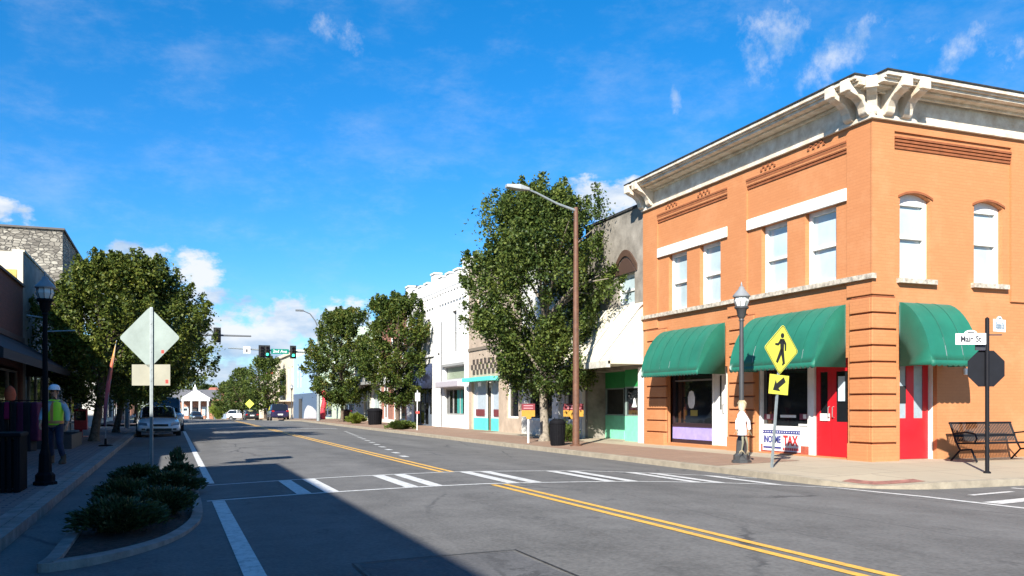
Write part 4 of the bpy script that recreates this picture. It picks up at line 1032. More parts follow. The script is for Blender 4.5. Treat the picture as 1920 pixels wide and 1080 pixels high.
q = MB(); q.prism([(a+1, 3.9), (b-1, 3.9), (b-1, 4.9), ((a+b)/2, 5.9), (a+1, 4.9)], lambda y, z: (FX-0.12, y, z), lambda y, z: (FX-0.004, y, z)); q.build('gable_sign', OFFW, ls)
a, b = b+0.02, fy(597)
o1 = [(a+1.5+k*4, a+2.8+k*4, 5.0, 7.0) for k in range(int((b-a-1)/4))]
o2 = [(fy(622), fy(602), 0.3, 3.3), (a+0.6, fy(640), 0.5, 3.1)]
ps, pw = bld('shop_building', 'pale green building beside the signal pole', a, b, 8.4, PGREEN, o1+o2)
for o in o1: window(ps, 'x', FX+0.1, *o)
for o in o2: window(ps, 'x', FX+0.1, *o, SLATE, DGLASS, mid=False, cols=2, name='shop_window')
q = MB(); q.box(FX-0.25, FX-0.003, a, b, 4.5, 4.7); q.box(FX-0.35, FX-0.003, a, b, 3.65, 3.9); q.box(FX-0.3, FX-0.003, a, b, 8.0, 8.3); q.build('cornice', PGREEN, ps)
q = MB(); q.box(FX-0.2, FX-0.003, fy(600), fy(597.5), 0.1, 3.6); q.build('pilaster', OFFW, ps)
a, b = b+0.02, fy(551)
o1 = [(fy(566), fy(563), 3.7, 6.6), (fy(560), fy(557.5), 3.7, 6.6)]
bs, bw_ = bld('shop_building', 'pale blue building with a darker blue ground floor', a, b, 7.9, PBLUE, o1, g=G(105))
for o in o1: window(bs, 'x', FX+0.1, o[0], o[1], o[2], o[3], PBLUE, plain('blue grey glass', (0.15, 0.2, 0.28), 0.1), mid=False)
g_ = G(105); q = MB(); q.box(FX-0.08, FX-0.003, a, b, g_-0.2, g_+3.2); q.build('shopfront', SLATE, bs)
q = MB(); q.box(FX-0.12, FX-0.081, fy(568), fy(562), g_+0.2, g_+2.6); q.build('door', MIDG, bs)
a, b = b+0.02, fy(512)
o1 = [(a+1.2+k*3.6, a+2.4+k*3.6, 3.4, 6.6) for k in range(int((b-a-1)/3.6))]
cs_, cw = bld('shop_building', 'tall cream building with long dark windows, beyond the pale blue one', a, b, 9.3, CREAM, o1, g=G(128))
for o in o1: window(cs_, 'x', FX+0.1, *o, CREAM, plain('brown dark glass', (0.08, 0.05, 0.035), 0.1), mid=False)
q = MB(); g_ = G(128); q.box(FX-0.25, FX-0.003, a, b, g_+8.8, g_+9.1); q.box(FX-0.9, FX-0.003, a, b, g_+2.6, g_+2.8); q.build('cornice', CREAM, cs_)
a, b = b+0.02, fy(486)
rr, rrw = bld('shop_building', 'far cream building with a red metal roof', a, b, 7.4, CREAM, [(a+2, a+4, 3.5, 5.5), (a+7, a+9, 3.5, 5.5)], g=G(155))
g_ = G(155); q = MB(); q.prism([(FX-0.6, g_+7.45), (FX+6, g_+10.2), (FX+14, g_+7.45)], lambda x, z: (x, a, z), lambda x, z: (x, b, z)); q.build('roof', REDROOF, rr)

# ---- low brick building and white columned building closing the street
BR2 = mat('salmon brick', (0.42, 0.19, 0.12), 0.9, 0.12, 2)
D = 240; xa, ya_ = at(366, D); gz0 = G(ya_)-0.2
GY = ya_
col = thing('columned_building', 'white columned portico building with pediment closing the far end of the street', 'building', (xa, GY, gz0))
X0, X1 = at(318, D)[0], at(414, D)[0]
q = MB(); q.box(X0, X1, GY+2.5, GY+13, gz0, gz0+5.2); q.build('wall', BR2, col)
q = MB(); q.prism([(GY+2.0, gz0+5.2), (GY+13.5, gz0+5.2), (GY+7.7, gz0+8.4)], lambda y, z: (X0-0.5, y, z), lambda y, z: (X1+0.5, y, z)); q.build('roof', plain('grey shingles', (0.12, 0.12, 0.13), 0.9), col)
pw0, pw1 = at(340, D)[0], at(393.5, D)[0]
q = MB(); q.prism([(pw0-0.3, gz0+5.9), (pw1+0.3, gz0+5.9), ((pw0+pw1)/2, gz0+8.4)], lambda x, z: (x, GY-0.5, z), lambda x, z: (x, GY+7, z)); q.build('pediment', WHITE, col)
q = MB(); q.box(pw0, pw1, GY-0.3, GY+2.6, gz0+5.2, gz0+5.899); q.build('entablature', WHITE, col)
q = MB(); q.box(pw0, pw1, GY-0.4, GY+2.6, gz0, gz0+0.3); q.build('porch_floor', OFFW, col)
for k in range(4):
    x = pw0+0.4+(pw1-pw0-0.8)*k/3; q = MB(); q.lathe([(0.42, 0), (0.42, 0.15), (0.30, 0.25), (0.26, 4.5), (0.38, 4.7), (0.38, 4.9)], (x, GY+0.2, gz0+0.3), 12); q.build('column', WHITE, col, smooth=True)
window(col, 'y', GY+2.35, pw0+0.7, pw0+1.9, gz0+1.2, gz0+3.6); window(col, 'y', GY+2.35, pw1-1.9, pw1-0.7, gz0+1.2, gz0+3.6)
q = MB(); q.box((pw0+pw1)/2-0.8, (pw0+pw1)/2+0.8, GY+2.3, GY+2.6, gz0+0.3, gz0+3.3); q.build('door', plain('dark door', (0.04, 0.04, 0.04)), col)
q = MB(); q.lathe([(0.5, 0), (0.5, 0.9), (0.3, 1.0), (0.05, 1.8)], ((pw0+pw1)/2, GY+4.5, gz0+8.0), 8); q.build('cupola', WHITE, col)
xw, yw = at(405, 262); rw2 = thing('house', 'brick house with a red hipped roof behind the white columned building', 'building', (xw, yw, G(yw)))
q = MB(); q.box(xw-4, xw+3.5, yw, yw+10, G(yw), G(yw)+5.5); q.build('wall', BR2, rw2)
q = MB(); zz = G(yw)+5.5; q.add([(xw-4.5,yw-.5,zz),(xw+4,yw-.5,zz),(xw+4,yw+10.5,zz),(xw-4.5,yw+10.5,zz),(xw-1.5,yw+5,zz+4.0),(xw+0.5,yw+5,zz+4.0)], [(0,1,5,4),(1,2,5),(2,3,4,5),(3,0,4),(3,2,1,0)]); q.build('roof', mat('faded red shingles', (0.36, 0.13, 0.09), 0.9, 0.15, 1), rw2)
xw, yw = at(430, 215); lb = thing('low_building', 'low salmon brick building beyond the crest, left of the far trees', 'building', (xw, yw, G(yw)))
q = MB(); q.prism([(xw-3.4, G(yw)-0.5), (xw+3.2, G(yw)-0.5), (xw+3.2, G(yw)+3.6), (xw+1.5, G(yw)+4.5), (xw-3.4, G(yw)+4.9)], lambda x, z: (x, yw, z), lambda x, z: (x, yw+12, z)); q.build('wall', BR2, lb)
q = MB(); q.box(xw-3.6, xw-0.6, yw-0.05, yw-0.003, G(yw)+0.1, G(yw)+2.6); q.build('garage_door', plain('blue grey shutter', (0.22, 0.28, 0.36)), lb)

# ================================================================== THE LEFT-HAND ROW
LX = -4.95
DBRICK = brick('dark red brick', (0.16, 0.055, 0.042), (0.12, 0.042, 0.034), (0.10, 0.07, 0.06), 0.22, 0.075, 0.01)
def rubble(name):
    m, n, l, b = nt(name); tc, v = wallvec(n, l)
    nz = n.new('ShaderNodeTexNoise'); nz.inputs['Scale'].default_value = 2.0; nz.inputs['Detail'].default_value = 5; l.new(tc.outputs['Object'], nz.inputs['Vector'])
    mp = n.new('ShaderNodeMapping'); mp.inputs['Scale'].default_value = (3.8, 7.5, 1); l.new(v, mp.inputs[0])
    ad = n.new('ShaderNodeMix'); ad.data_type = 'RGBA'; ad.blend_type = 'ADD'; ad.inputs[0].default_value = 0.5; l.new(mp.outputs[0], ad.inputs[6]); l.new(nz.outputs['Color'], ad.inputs[7])
    v1 = n.new('ShaderNodeTexVoronoi'); v1.inputs['Scale'].default_value = 1; l.new(ad.outputs[2], v1.inputs['Vector'])
    v2 = n.new('ShaderNodeTexVoronoi'); v2.feature = 'DISTANCE_TO_EDGE'; v2.inputs['Scale'].default_value = 1; l.new(ad.outputs[2], v2.inputs['Vector'])
    sp = n.new('ShaderNodeSeparateColor'); l.new(v1.outputs['Color'], sp.inputs[0])
    rp = n.new('ShaderNodeValToRGB'); rp.color_ramp.elements[0].color = (0.14, 0.125, 0.105, 1); rp.color_ramp.elements[1].color = (0.40, 0.37, 0.31, 1); l.new(sp.outputs[0], rp.inputs[0])
    mr = n.new('ShaderNodeMapRange'); mr.inputs[1].default_value = 0.0; mr.inputs[2].default_value = 0.09; l.new(v2.outputs[0], mr.inputs[0])
    mx = n.new('ShaderNodeMix'); mx.data_type = 'RGBA'; l.new(mr.outputs[0], mx.inputs[0]); mx.inputs[6].default_value = (0.075, 0.068, 0.06, 1); l.new(rp.outputs[0], mx.inputs[7])
    n3 = n.new('ShaderNodeTexNoise'); n3.inputs['Scale'].default_value = 0.8; n3.inputs['Detail'].default_value = 7; l.new(tc.outputs['Object'], n3.inputs['Vector'])
    m3 = n.new('ShaderNodeMapRange'); m3.inputs[1].default_value = 0.45; m3.inputs[2].default_value = 0.7; m3.inputs[4].default_value = 0.6; l.new(n3.outputs[0], m3.inputs[0])
    m4 = n.new('ShaderNodeMix'); m4.data_type = 'RGBA'; l.new(m3.outputs[0], m4.inputs[0]); l.new(mx.outputs[2], m4.inputs[6]); m4.inputs[7].default_value = (0.10, 0.09, 0.08, 1)
    l.new(m4.outputs[2], b.inputs['Base Color']); b.inputs['Roughness'].default_value = 0.95
    bp = n.new('ShaderNodeBump'); bp.inputs['Strength'].default_value = 0.8; bp.inputs['Distance'].default_value = 0.04; l.new(mr.outputs[0], bp.inputs['Height']); l.new(bp.outputs[0], b.inputs['Normal'])
    return m
STONE = rubble('grey rubble stone')
GCONC = mat('plain grey stucco', (0.30, 0.30, 0.28), 0.9, 0.18, 1.5, 0.2, 20)  # the wall's own grey, varied at random
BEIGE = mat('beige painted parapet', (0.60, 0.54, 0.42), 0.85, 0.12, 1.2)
BAWN = plain('black awning cloth', (0.014, 0.013, 0.017), 0.8)
def lbld(name, label, y0, y1, h, m, ops, msouth=None, x1=LX, x0=-24.0, ext=None):
    t = thing(name, label, 'building', (x1, y0, 0.15))
    w = MB(); wall(w, 'x', x1, y0, y1, -0.3, h, ops, -0.2); shell(w, x0, x1, y0, y1, -0.3, h, 'E' + ('S' if msouth else ''))
    w.quad((x0,y0,h-0.4),(x1,y0,h-0.4),(x1,y1,h-0.4),(x0,y1,h-0.4))
    wl = w.build('wall', m, t)
    if msouth:
        q = MB(); q.quad((x0,y0,-0.3),(x1,y0,-0.3),(x1,y0,h),(x0,y0,h)); q.build('side_wall', msouth, t)
    return t, wl
def lfront(t, y0, y1, n, frame, z1=2.7, door_at=None):
    L = (y1-y0)/n
    for k in range(n):
        a, b = y0+L*k, y0+L*(k+1)
        if door_at == k: 
            d = MB(); d.box(LX-0.15, LX-0.1, a, a+0.12, 0.15, z1); d.box(LX-0.15, LX-0.1, b-0.12, b, 0.15, z1); d.box(LX-0.15, LX-0.1, a+.12, b-.12, 0.15, 0.5); d.box(LX-0.15, LX-0.1, a+.12, b-.12, z1-0.15, z1)
            o = d.build('door', frame, t); g = MB(); g.box(LX-0.13, LX-0.12, a+0.1, b-0.1, 0.49, z1-0.14); g.build('pane', DGLASS, o)
        else: window(t, 'x', LX-0.1, a, b, 0.55, z1, frame, DGLASS, fw=0.07, mid=False, dirn=-1, name='shop_window')
    q = MB(); q.box(LX-0.12, LX-0.02, y0, y1, 0.1, 0.549) if door_at is None else q.box(LX-0.2, LX-0.16, y0, y1, 0.1, 0.5); q.build('stall_riser', frame, t)
DGREY = plain('weathered grey wood', (0.17, 0.17, 0.16))
# behind and beside the camera: the block that throws the big shadow on the road
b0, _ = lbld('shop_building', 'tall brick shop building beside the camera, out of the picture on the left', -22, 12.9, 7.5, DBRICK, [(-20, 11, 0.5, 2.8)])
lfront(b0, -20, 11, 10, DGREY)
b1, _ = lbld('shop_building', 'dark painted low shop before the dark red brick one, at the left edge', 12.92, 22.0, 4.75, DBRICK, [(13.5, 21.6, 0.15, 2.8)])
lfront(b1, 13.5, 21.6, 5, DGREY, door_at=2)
yB = 35.7
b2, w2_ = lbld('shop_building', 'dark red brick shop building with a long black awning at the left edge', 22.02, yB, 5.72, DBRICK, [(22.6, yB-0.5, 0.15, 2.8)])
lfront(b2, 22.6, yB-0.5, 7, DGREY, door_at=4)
q = MB(); q.box(LX-0.3, LX+0.08, 22.02, yB, 5.72, 5.8); q.build('coping', plain('dark brown coping', (0.07, 0.03, 0.025)), b2)
q = MB(); q.box(LX+0.001, LX+0.06, 22.02, yB, 3.72, 3.9); q.build('ledge', plain('brown grey ledge', (0.10, 0.07, 0.07)), b2)
def lawn(root, y0, y1, zt, zb, p, m, val=0.22):
    q = MB(); q.quad((LX+0.02,y0,zt),(LX+0.02,y1,zt),(LX+p,y1,zb+val),(LX+p,y0,zb+val)); q.quad((LX+p,y0,zb+val),(LX+p,y1,zb+val),(LX+p,y1,zb),(LX+p,y0,zb))
    for y in (y0, y1): q.add([(LX+0.02,y,zt),(LX+p,y,zb+val),(LX+p,y,zb),(LX+0.02,y,zb)], [(0,1,2,3)])
    o = q.build('awning', m, root, fix=False); s = o.modifiers.new('t', 'SOLIDIFY'); s.thickness = 0.01
    return o
lawn(b2, 22.1, yB+0.6, 3.7, 2.55, 1.5, BAWN); lawn(b1, 13.1, 21.9, 3.7, 2.6, 1.4, BAWN)
YS3 = 48.0
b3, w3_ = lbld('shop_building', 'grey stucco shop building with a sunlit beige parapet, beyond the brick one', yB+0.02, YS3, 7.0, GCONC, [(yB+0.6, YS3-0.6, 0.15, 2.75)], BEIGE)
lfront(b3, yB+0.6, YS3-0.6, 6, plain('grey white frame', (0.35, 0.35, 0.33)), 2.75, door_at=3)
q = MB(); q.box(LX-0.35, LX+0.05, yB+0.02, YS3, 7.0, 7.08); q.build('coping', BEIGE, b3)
q = MB(); q.box(LX-1.1, LX-0.2, yB-0.001, yB+0.018, 5.72, 6.35); q.build('painted_patch', plain('yellow painted plaster', (0.55, 0.42, 0.10), var=0.2), b3)
q = MB(); q.box(LX+0.001, LX+1.1, yB+0.8, YS3-3, 2.85, 2.97); q.build('flat_canopy', plain('pale canopy edge', (0.30, 0.31, 0.30)), b3)
b4, w4_ = lbld('stone_building', 'tall grey rubble stone building above the left-hand roofs', YS3+0.02, 58.2, 10.05, STONE, [(49, 57, 0.15, 2.8), (50, 51.2, 5, 7), (54, 55.2, 5, 7)], STONE)
lfront(b4, 49, 57, 4, DGREY, door_at=2)
for o in ((50, 51.2), (54, 55.2)): window(b4, 'x', LX-0.1, *o, 5, 7, DGREY, DGLASS, dirn=-1)
q = MB(); q.box(LX-19, LX+0.1, YS3-0.08, YS3+0.3, 10.05, 10.14); q.box(LX-0.35, LX+0.1, YS3+0.3001, 58.2, 10.05, 10.14); q.build('coping', plain('dark stone coping', (0.09, 0.08, 0.075)), b4)
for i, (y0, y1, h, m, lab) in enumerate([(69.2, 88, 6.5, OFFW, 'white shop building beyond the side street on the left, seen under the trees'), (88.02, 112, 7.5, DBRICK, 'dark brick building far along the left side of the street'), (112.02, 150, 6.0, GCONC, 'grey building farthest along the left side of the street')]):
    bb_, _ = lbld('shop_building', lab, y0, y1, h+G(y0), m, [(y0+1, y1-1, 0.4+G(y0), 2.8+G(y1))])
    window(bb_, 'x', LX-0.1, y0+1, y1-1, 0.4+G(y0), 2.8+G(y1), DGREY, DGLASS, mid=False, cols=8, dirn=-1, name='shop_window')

# ================================================================== STREET FURNITURE
LGLASS = plain('frosted lantern glass', (0.62, 0.64, 0.62), 0.25)
LGREY = plain('dark grey lamp paint', (0.05, 0.052, 0.055), 0.45)
def lamppost(loc, H, s, label, brace=0.0, m=LGREY):
    t = thing('street_lamp', label, 'street lamp', loc, 'lantern street lamps'); X, Y, Z = loc
    b = MB(); b.lathe([(0.23*s, -0.03), (0.23*s, 0.05), (0.19*s, 0.07), (0.19*s, 0.17), (0.13*s, 0.22), (0.115*s, 0.52), (0.085*s, 0.60), (0.07*s, 0.70)], (X, Y, Z), 8); b.build('base', m, t)
    b = MB(); b.lathe([(0.062*s, 0.7), (0.055*s, H*0.5), (0.047*s, H-0.86*s), (0.07*s, H-0.85*s), (0.05*s, H-0.80*s)], (X, Y, Z), 12); b.build('pole', m, t, smooth=True)
    z = H-0.80*s; b = MB(); b.lathe([(0.055*s, z), (0.09*s, z+0.05*s), (0.12*s, z+0.2*s), (0.165*s, z+0.24*s), (0.165*s, z+0.28*s)], (X, Y, Z), 12); h = b.build('lantern_holder', m, t, smooth=True)
    b = MB(); b.lathe([(0.12*s, z+0.281*s), (0.17*s, z+0.40*s), (0.155*s, z+0.50*s)], (X, Y, Z), 8); lg = b.build('lantern_glass', LGLASS, t)
    b = MB()
    for k in range(8):
        a = k*math.pi/4; b.tube([(X+0.123*s*math.cos(a), Y+0.123*s*math.sin(a), Z+z+0.28*s), (X+0.173*s*math.cos(a), Y+0.173*s*math.sin(a), Z+z+0.40*s), (X+0.158*s*math.cos(a), Y+0.158*s*math.sin(a), Z+z+0.5*s)], 0.006*s, 4)
    b.build('lantern_rib', m, lg)
    b = MB(); b.lathe([(0.20*s, z+0.50*s), (0.205*s, z+0.53*s), (0.13*s, z+0.62*s), (0.075*s, z+0.68*s), (0.06*s, z+0.73*s), (0.02*s, z+0.76*s), (0.025*s, z+0.79*s), (0.004*s, z+0.86*s)], (X, Y, Z), 12); b.build('lantern_roof', plain('grey lantern cap', (0.22, 0.23, 0.24), 0.4), t, smooth=True)
    return t
rl = (12.4, 17.2, walk(12.4)); lamppost(rl, 4.16, 1.0, 'dark lantern lamp post on the right pavement with a scarecrow tied to it')
q = MB(); q.box(12.31, 12.36, 17.18, 17.24, 2.45, 3.1)
ll = (-2.02, 17.0, 0.135); lp = lamppost(ll, 3.62, 0.82, 'lantern lamp post on the left pavement beside the black litter bin', m=BLACK)
q = MB(); q.tube([(-2.02, 17.0, 2.77), (-1.55, 17.0, 2.80)], 0.012, 6); q.tube([(-2.02, 17.0, 3.0), (-2.3, 17.0, 3.04)], 0.012, 6); q.build('banner_arm', GALV, lp)
for px, d, lab in ((547, 104, 'thin dark lamp post far away before the cream building'),):
    x, y = at(px, d); lamppost((x, y, G(y)+0.15), 4.2, 1.0, lab)
# scarecrow tied to the lamp post
sx_, sy_, sz_ = 12.28, 17.02, rl[2]
sc = thing('scarecrow', 'straw scarecrow figure in a white shirt tied to the right-hand lamp post', 'scarecrow', (sx_, sy_, sz_))
STRAW = plain('straw', (0.42, 0.35, 0.22), 0.9, var=0.25); SHIRT = plain('white cotton shirt', (0.66, 0.66, 0.70), 0.85)
q = MB(); q.lathe([(0.02, 1.28), (0.07, 1.31), (0.10, 1.40), (0.09, 1.48), (0.05, 1.55), (0, 1.56)], (sx_, sy_, sz_), 12); q.build('head', plain('sackcloth', (0.62, 0.50, 0.34), 0.9), sc, smooth=True)
q = MB(); r_ = random.Random(5)
for k in range(26):
    a = r_.uniform(0, 6.28); q.tube([(sx_+0.06*math.cos(a), sy_+0.06*math.sin(a), sz_+1.56), (sx_+0.12*math.cos(a), sy_+0.12*math.sin(a), sz_+1.5-r_.uniform(0, .12))], [0.012, 0.004], 4)
q.build('hair', STRAW, sc)
q = MB(); q.lathe([(0.13, 0.70), (0.125, 0.85), (0.10, 1.0), (0.12, 1.2), (0.05, 1.30)], (sx_, sy_, sz_), 12)
q.tube([(sx_-0.02, sy_, sz_+1.22), (sx_-0.14, sy_+0.02, sz_+1.04), (sx_-0.17, sy_-0.02, sz_+0.84)], [0.055, 0.045, 0.04], 8); q.tube([(sx_+0.02, sy_-0.04, sz_+1.22), (sx_+0.12, sy_-0.12, sz_+1.04), (sx_+0.13, sy_-0.14, sz_+0.84)], [0.055, 0.045, 0.04], 8); q.build('shirt', SHIRT, sc, smooth=True)
q = MB()
for s_ in (-1, 1): q.tube([(sx_+0.05*s_, sy_-0.10, sz_+0.66), (sx_+0.07*s_, sy_-0.14, sz_+0.5), (sx_+0.09*s_, sy_-0.12, sz_+0.34)], [0.034, 0.024, 0.016], 7)
q.build('trousers', plain('faded olive sacking', (0.20, 0.19, 0.13), 0.9), sc, smooth=True)
q = MB(); r_ = random.Random(2)
for c in ((sx_-0.17, sy_-0.02, sz_+0.82), (sx_+0.13, sy_-0.14, sz_+0.82), (sx_-0.09, sy_-0.12, sz_+0.34), (sx_+0.09, sy_-0.12, sz_+0.34), (sx_, sy_-0.02, sz_+1.3)):
    for k in range(12): q.tube([c, (c[0]+r_.uniform(-.08,.08), c[1]+r_.uniform(-.08,.08), c[2]-r_.uniform(.04,.14))], [0.006, 0.002], 4)
q.build('straw', STRAW, sc)

sc.scale = (0.88, 0.88, 0.93)

# ---- brown light pole
X, Y, Z = 12.4, 26.2, walk(12.4)
t = thing('light_pole', 'tall brown painted light pole with a long arm reaching over the street', 'light pole', (X, Y, Z))
H = 7.83
q = MB(); q.lathe([(0.12, -0.05), (0.115, 0.4), (0.075, H), (0.0, H+0.03)], (X, Y, Z), 12); q.lathe([(0.2, -0.02), (0.2, 0.04), (0.14, 0.06), (0.14, 0.03)], (X, Y, Z), 12); q.build('pole', BROWNP, t, smooth=True)
hd = at(990, 28.6)
q = MB(); q.tube([(X, Y, Z+H-0.1), (X-0.7, Y, Z+H+0.08), (X-1.4, Y, Z+H+0.36), (X-1.75, Y, Z+H+0.46)], [0.05, 0.042, 0.036, 0.03], 8); q.build('arm', GALV, t, smooth=True)
q = MB(); q.add([(X-1.65,Y-0.06,Z+H+0.41),(X-1.65,Y+0.06,Z+H+0.41),(X-1.65,Y+0.06,Z+H+0.5),(X-1.65,Y-0.06,Z+H+0.5),
                 (X-2.0,Y-0.16,Z+H+0.40),(X-2.0,Y+0.16,Z+H+0.40),(X-2.0,Y+0.13,Z+H+0.57),(X-2.0,Y-0.13,Z+H+0.57),
                 (X-2.45,Y-0.14,Z+H+0.44),(X-2.45,Y+0.14,Z+H+0.44),(X-2.45,Y+0.08,Z+H+0.55),(X-2.45,Y-0.08,Z+H+0.55)],
       [(0,1,2,3),(0,4,5,1),(1,5,6,2),(2,6,7,3),(3,7,4,0),(4,8,9,5),(5,9,10,6),(6,10,11,7),(7,11,8,4),(8,11,10,9)])
q.build('lamp_head', plain('pale grey casting', (0.34, 0.36, 0.36), 0.5), t, bevel=0.02)
# ---- litter bins
def bin_round(loc, r, h, label, m=BLACK):
    t = thing('litter_bin', label, 'litter bin', loc, 'litter bins')
    q = MB(); q.lathe([(r*0.84, 0), (r*0.86, 0.03), (r, h*0.8), (r*1.06, h*0.81), (r*1.06, h*0.86)], loc, 20); q.build('body', m, t, smooth=True)
    q = MB()
    for k in range(20):
        a = k*math.pi/10; q.tube([(loc[0]+r*0.88*math.cos(a), loc[1]+r*0.88*math.sin(a), loc[2]+0.04), (loc[0]+r*1.02*math.cos(a), loc[1]+r*1.02*math.sin(a), loc[2]+h*0.79)], 0.012, 4)
    q.build('slats', m, t)
    q = MB(); q.lathe([(r*1.05, h*0.861), (r*0.98, h*0.92), (r*0.6, h*0.99), (r*0.55, h), (0.0, h)], loc, 20); q.build('lid', m, t, smooth=True)
    return t
bin_round((12.05, 26.9, walk(12.05)), 0.26, 0.90, 'black round litter bin beside the foot of the brown light pole')
bl = (-2.62, 16.0, 0.14)
t = thing('litter_bin', 'big black slatted litter bin at the left edge of the picture', 'litter bin', bl, 'litter bins')
q = MB(); q.box(bl[0]-0.36, bl[0]+0.36, bl[1]-0.36, bl[1]+0.36, bl[2]+0.06, bl[2]+0.80); q.build('liner', plain('black plastic', (0.006,0.006,0.007), 0.8, spec=0.1), t)
q = MB()
for k in range(9):
    u = -0.36+0.72*k/8
    for (x, y) in ((bl[0]+u, bl[1]-0.385), (bl[0]+u, bl[1]+0.385), (bl[0]-0.385, bl[1]+u), (bl[0]+0.385, bl[1]+u)): q.box(x-0.026, x+0.026, y-0.026, y+0.026, bl[2], bl[2]+0.86)
q.build('slats', BLACK, t)
q = MB(); q.box(bl[0]-0.43, bl[0]+0.43, bl[1]-0.43, bl[1]+0.43, bl[2]+0.861, bl[2]+0.93); q.build('lid', BLACK, t, bevel=0.02)
x, y = at(703, 60); bin_round((x, y, 0.17), 0.5, 1.15, 'dark round bin behind the small bushes on the right pavement')
x, y = at(648, 73); bin_round((x, y, 0.17), 0.4, 1.0, 'dark brown bin by the trunk of the farther street tree', plain('dark brown bin', (0.06, 0.03, 0.025)))
# ---- planting at the tree feet
shrub('flower_bed_plant', 'yellow green plant at the foot of the large street tree', (13.55, 30.2, 0.19), 0.5, 0.6, 0.65, 1800, 0.10, BUSH, 71, 'plant', stretch=1.2)
shrub('flower_bed_plant', 'dark leafy plant right behind the large tree trunk beside the black bin', (13.3, 28.7, 0.19), 0.4, 0.5, 0.5, 1500, 0.10, LEAF, 72, 'plant', stretch=1.2)
x, y = at(752, 50); shrub('low_shrub', 'low green shrubs around the foot of the nearer of the pair of street trees', (x, y, 0.16), 1.0, 1.6, 0.32, 5200, 0.11, LEAF, 73, stretch=1.2)
x, y = at(668, 64); shrub('grass_clump', 'yellow green ornamental grass between the pair of street trees', (x, y, 0.16), 0.7, 0.7, 0.55, 3600, 0.14, BUSH, 74, 'plant', stretch=2.2)

# ---- crossing sign (diamond and arrow plate) on its leaning post
FLUO = plain('fluorescent yellow green sheeting', (0.62, 0.60, 0.07), 0.4, var=0.03)
FLUD = plain('black sign legend', (0.015, 0.015, 0.015), 0.5)
def signface(poly, org, ux, uz, th, m, name, parent, border=None, bevel=0):
    ux, uz, o = Vector(ux).normalized(), Vector(uz).normalized(), Vector(org); un = ux.cross(uz)
    q = MB(); q.prism(poly, lambda a, b: o+ux*a+uz*b, lambda a, b: o+ux*a+uz*b+un*th)
    return q.build(name, m, parent)
def circ(cx, cy, r, n=14): return [(cx+r*math.cos(2*math.pi*k/n), cy+r*math.sin(2*math.pi*k/n)) for k in range(n)]
def limb(p, q, w0, w1):
    d = Vector((q[0]-p[0], q[1]-p[1])); nrm = Vector((-d.y, d.x)).normalized()
    return [(p[0]+nrm.x*w0, p[1]+nrm.y*w0), (q[0]+nrm.x*w1, q[1]+nrm.y*w1), (q[0]-nrm.x*w1, q[1]-nrm.y*w1), (p[0]-nrm.x*w0, p[1]-nrm.y*w0)]
bx, by = at(1447, 19.0); bz = walk(bx)
# the plates face the street at a slant; ux runs left to right as seen from the street
tx, ty = at(1466, 19.0)
dirp = Vector((cs, -sn, 0)); ax = (dirp*0.78 + Vector((sn, cs, 0))*0.5).normalized(); topz = EYE-(612-HZ)/F*19.0
top = Vector((tx, ty, topz)); foot = Vector((bx, by, bz))
leanv = (top-foot).normalized()
uz_ = leanv; ux_ = (ax - uz_*ax.dot(uz_)).normalized(); un_ = ux_.cross(uz_)
cr_ = thing('crossing_sign', 'yellow pedestrian crossing sign with an arrow plate on a leaning post', 'road sign', tuple(foot), 'pedestrian crossing signs')
q = MB(); q.obox((foot+top)/2, leanv*((top-foot).length/2), ux_*0.026, un_*0.018); q.build('post', GALV, cr_)
dc = foot.lerp(top, 1)-uz_*0.50+un_*0.028
def rdiamond(s, r=0.06, n=4):
    pts = []
    for k in range(4):
        a = math.pi/2*k; c = Vector((math.cos(a), math.sin(a)))*(s-r*1.414)
        for j in range(n+1):
            b = a-math.pi/4+math.pi/2*j/n; pts.append((c.x+r*math.cos(b), c.y+r*math.sin(b)))
    return pts
dsz = 0.545
dm = signface(rdiamond(dsz), dc, ux_, uz_, 0.006, FLUO, 'warning_plate', cr_)
signface(rdiamond(dsz), dc-un_*0.004, ux_, uz_, 0.003, SIGNBACK, 'plate_back', dm)
lg_ = dc+un_*0.0065
bd = MB(); A_, B_ = rdiamond(dsz-0.018), rdiamond(dsz-0.036)
bd.add([lg_+ux_*a+uz_*b for a, b in A_]+[lg_+ux_*a+uz_*b for a, b in B_], [(i, (i+1) % len(A_), (i+1) % len(A_)+len(A_), i+len(A_)) for i in range(len(A_))]); bd.build('border', FLUD, dm)
lgm = MB()
for poly in (circ(0.0, 0.30, 0.056), limb((0.0, 0.23), (0.02, 0.0), 0.070, 0.055), limb((0.02, 0.01), (0.11, -0.31), 0.052, 0.034), limb((0.015, 0.01), (-0.12, -0.29), 0.050, 0.034),
             limb((-0.02, 0.215), (-0.12, 0.09), 0.034, 0.026), limb((-0.11, 0.10), (-0.21, 0.10), 0.027, 0.022), limb((0.03, 0.21), (0.125, 0.12), 0.036, 0.027), limb((0.115, 0.13), (0.13, -0.02), 0.027, 0.022), limb((0.10, -0.31), (0.05, -0.322), 0.024, 0.02)):
    lgm.prism(poly, lambda a, b: lg_+ux_*a+uz_*b, lambda a, b: lg_+ux_*a+uz_*b+un_*0.002)
lgm.build('walking_figure', FLUD, dm)
pc = dc-uz_*0.76
pl = signface([(-0.305, -0.21), (0.305, -0.21), (0.305, 0.21), (-0.305, 0.21)], pc, ux_, uz_, 0.006, FLUO, 'arrow_plate', cr_)
am = MB(); pc2 = pc+un_*0.0065
dn_ = Vector((-0.82, -0.57)); pn = Vector((-dn_.y, dn_.x)); T = lambda a, b: (dn_.x*a+pn.x*b, dn_.y*a+pn.y*b)
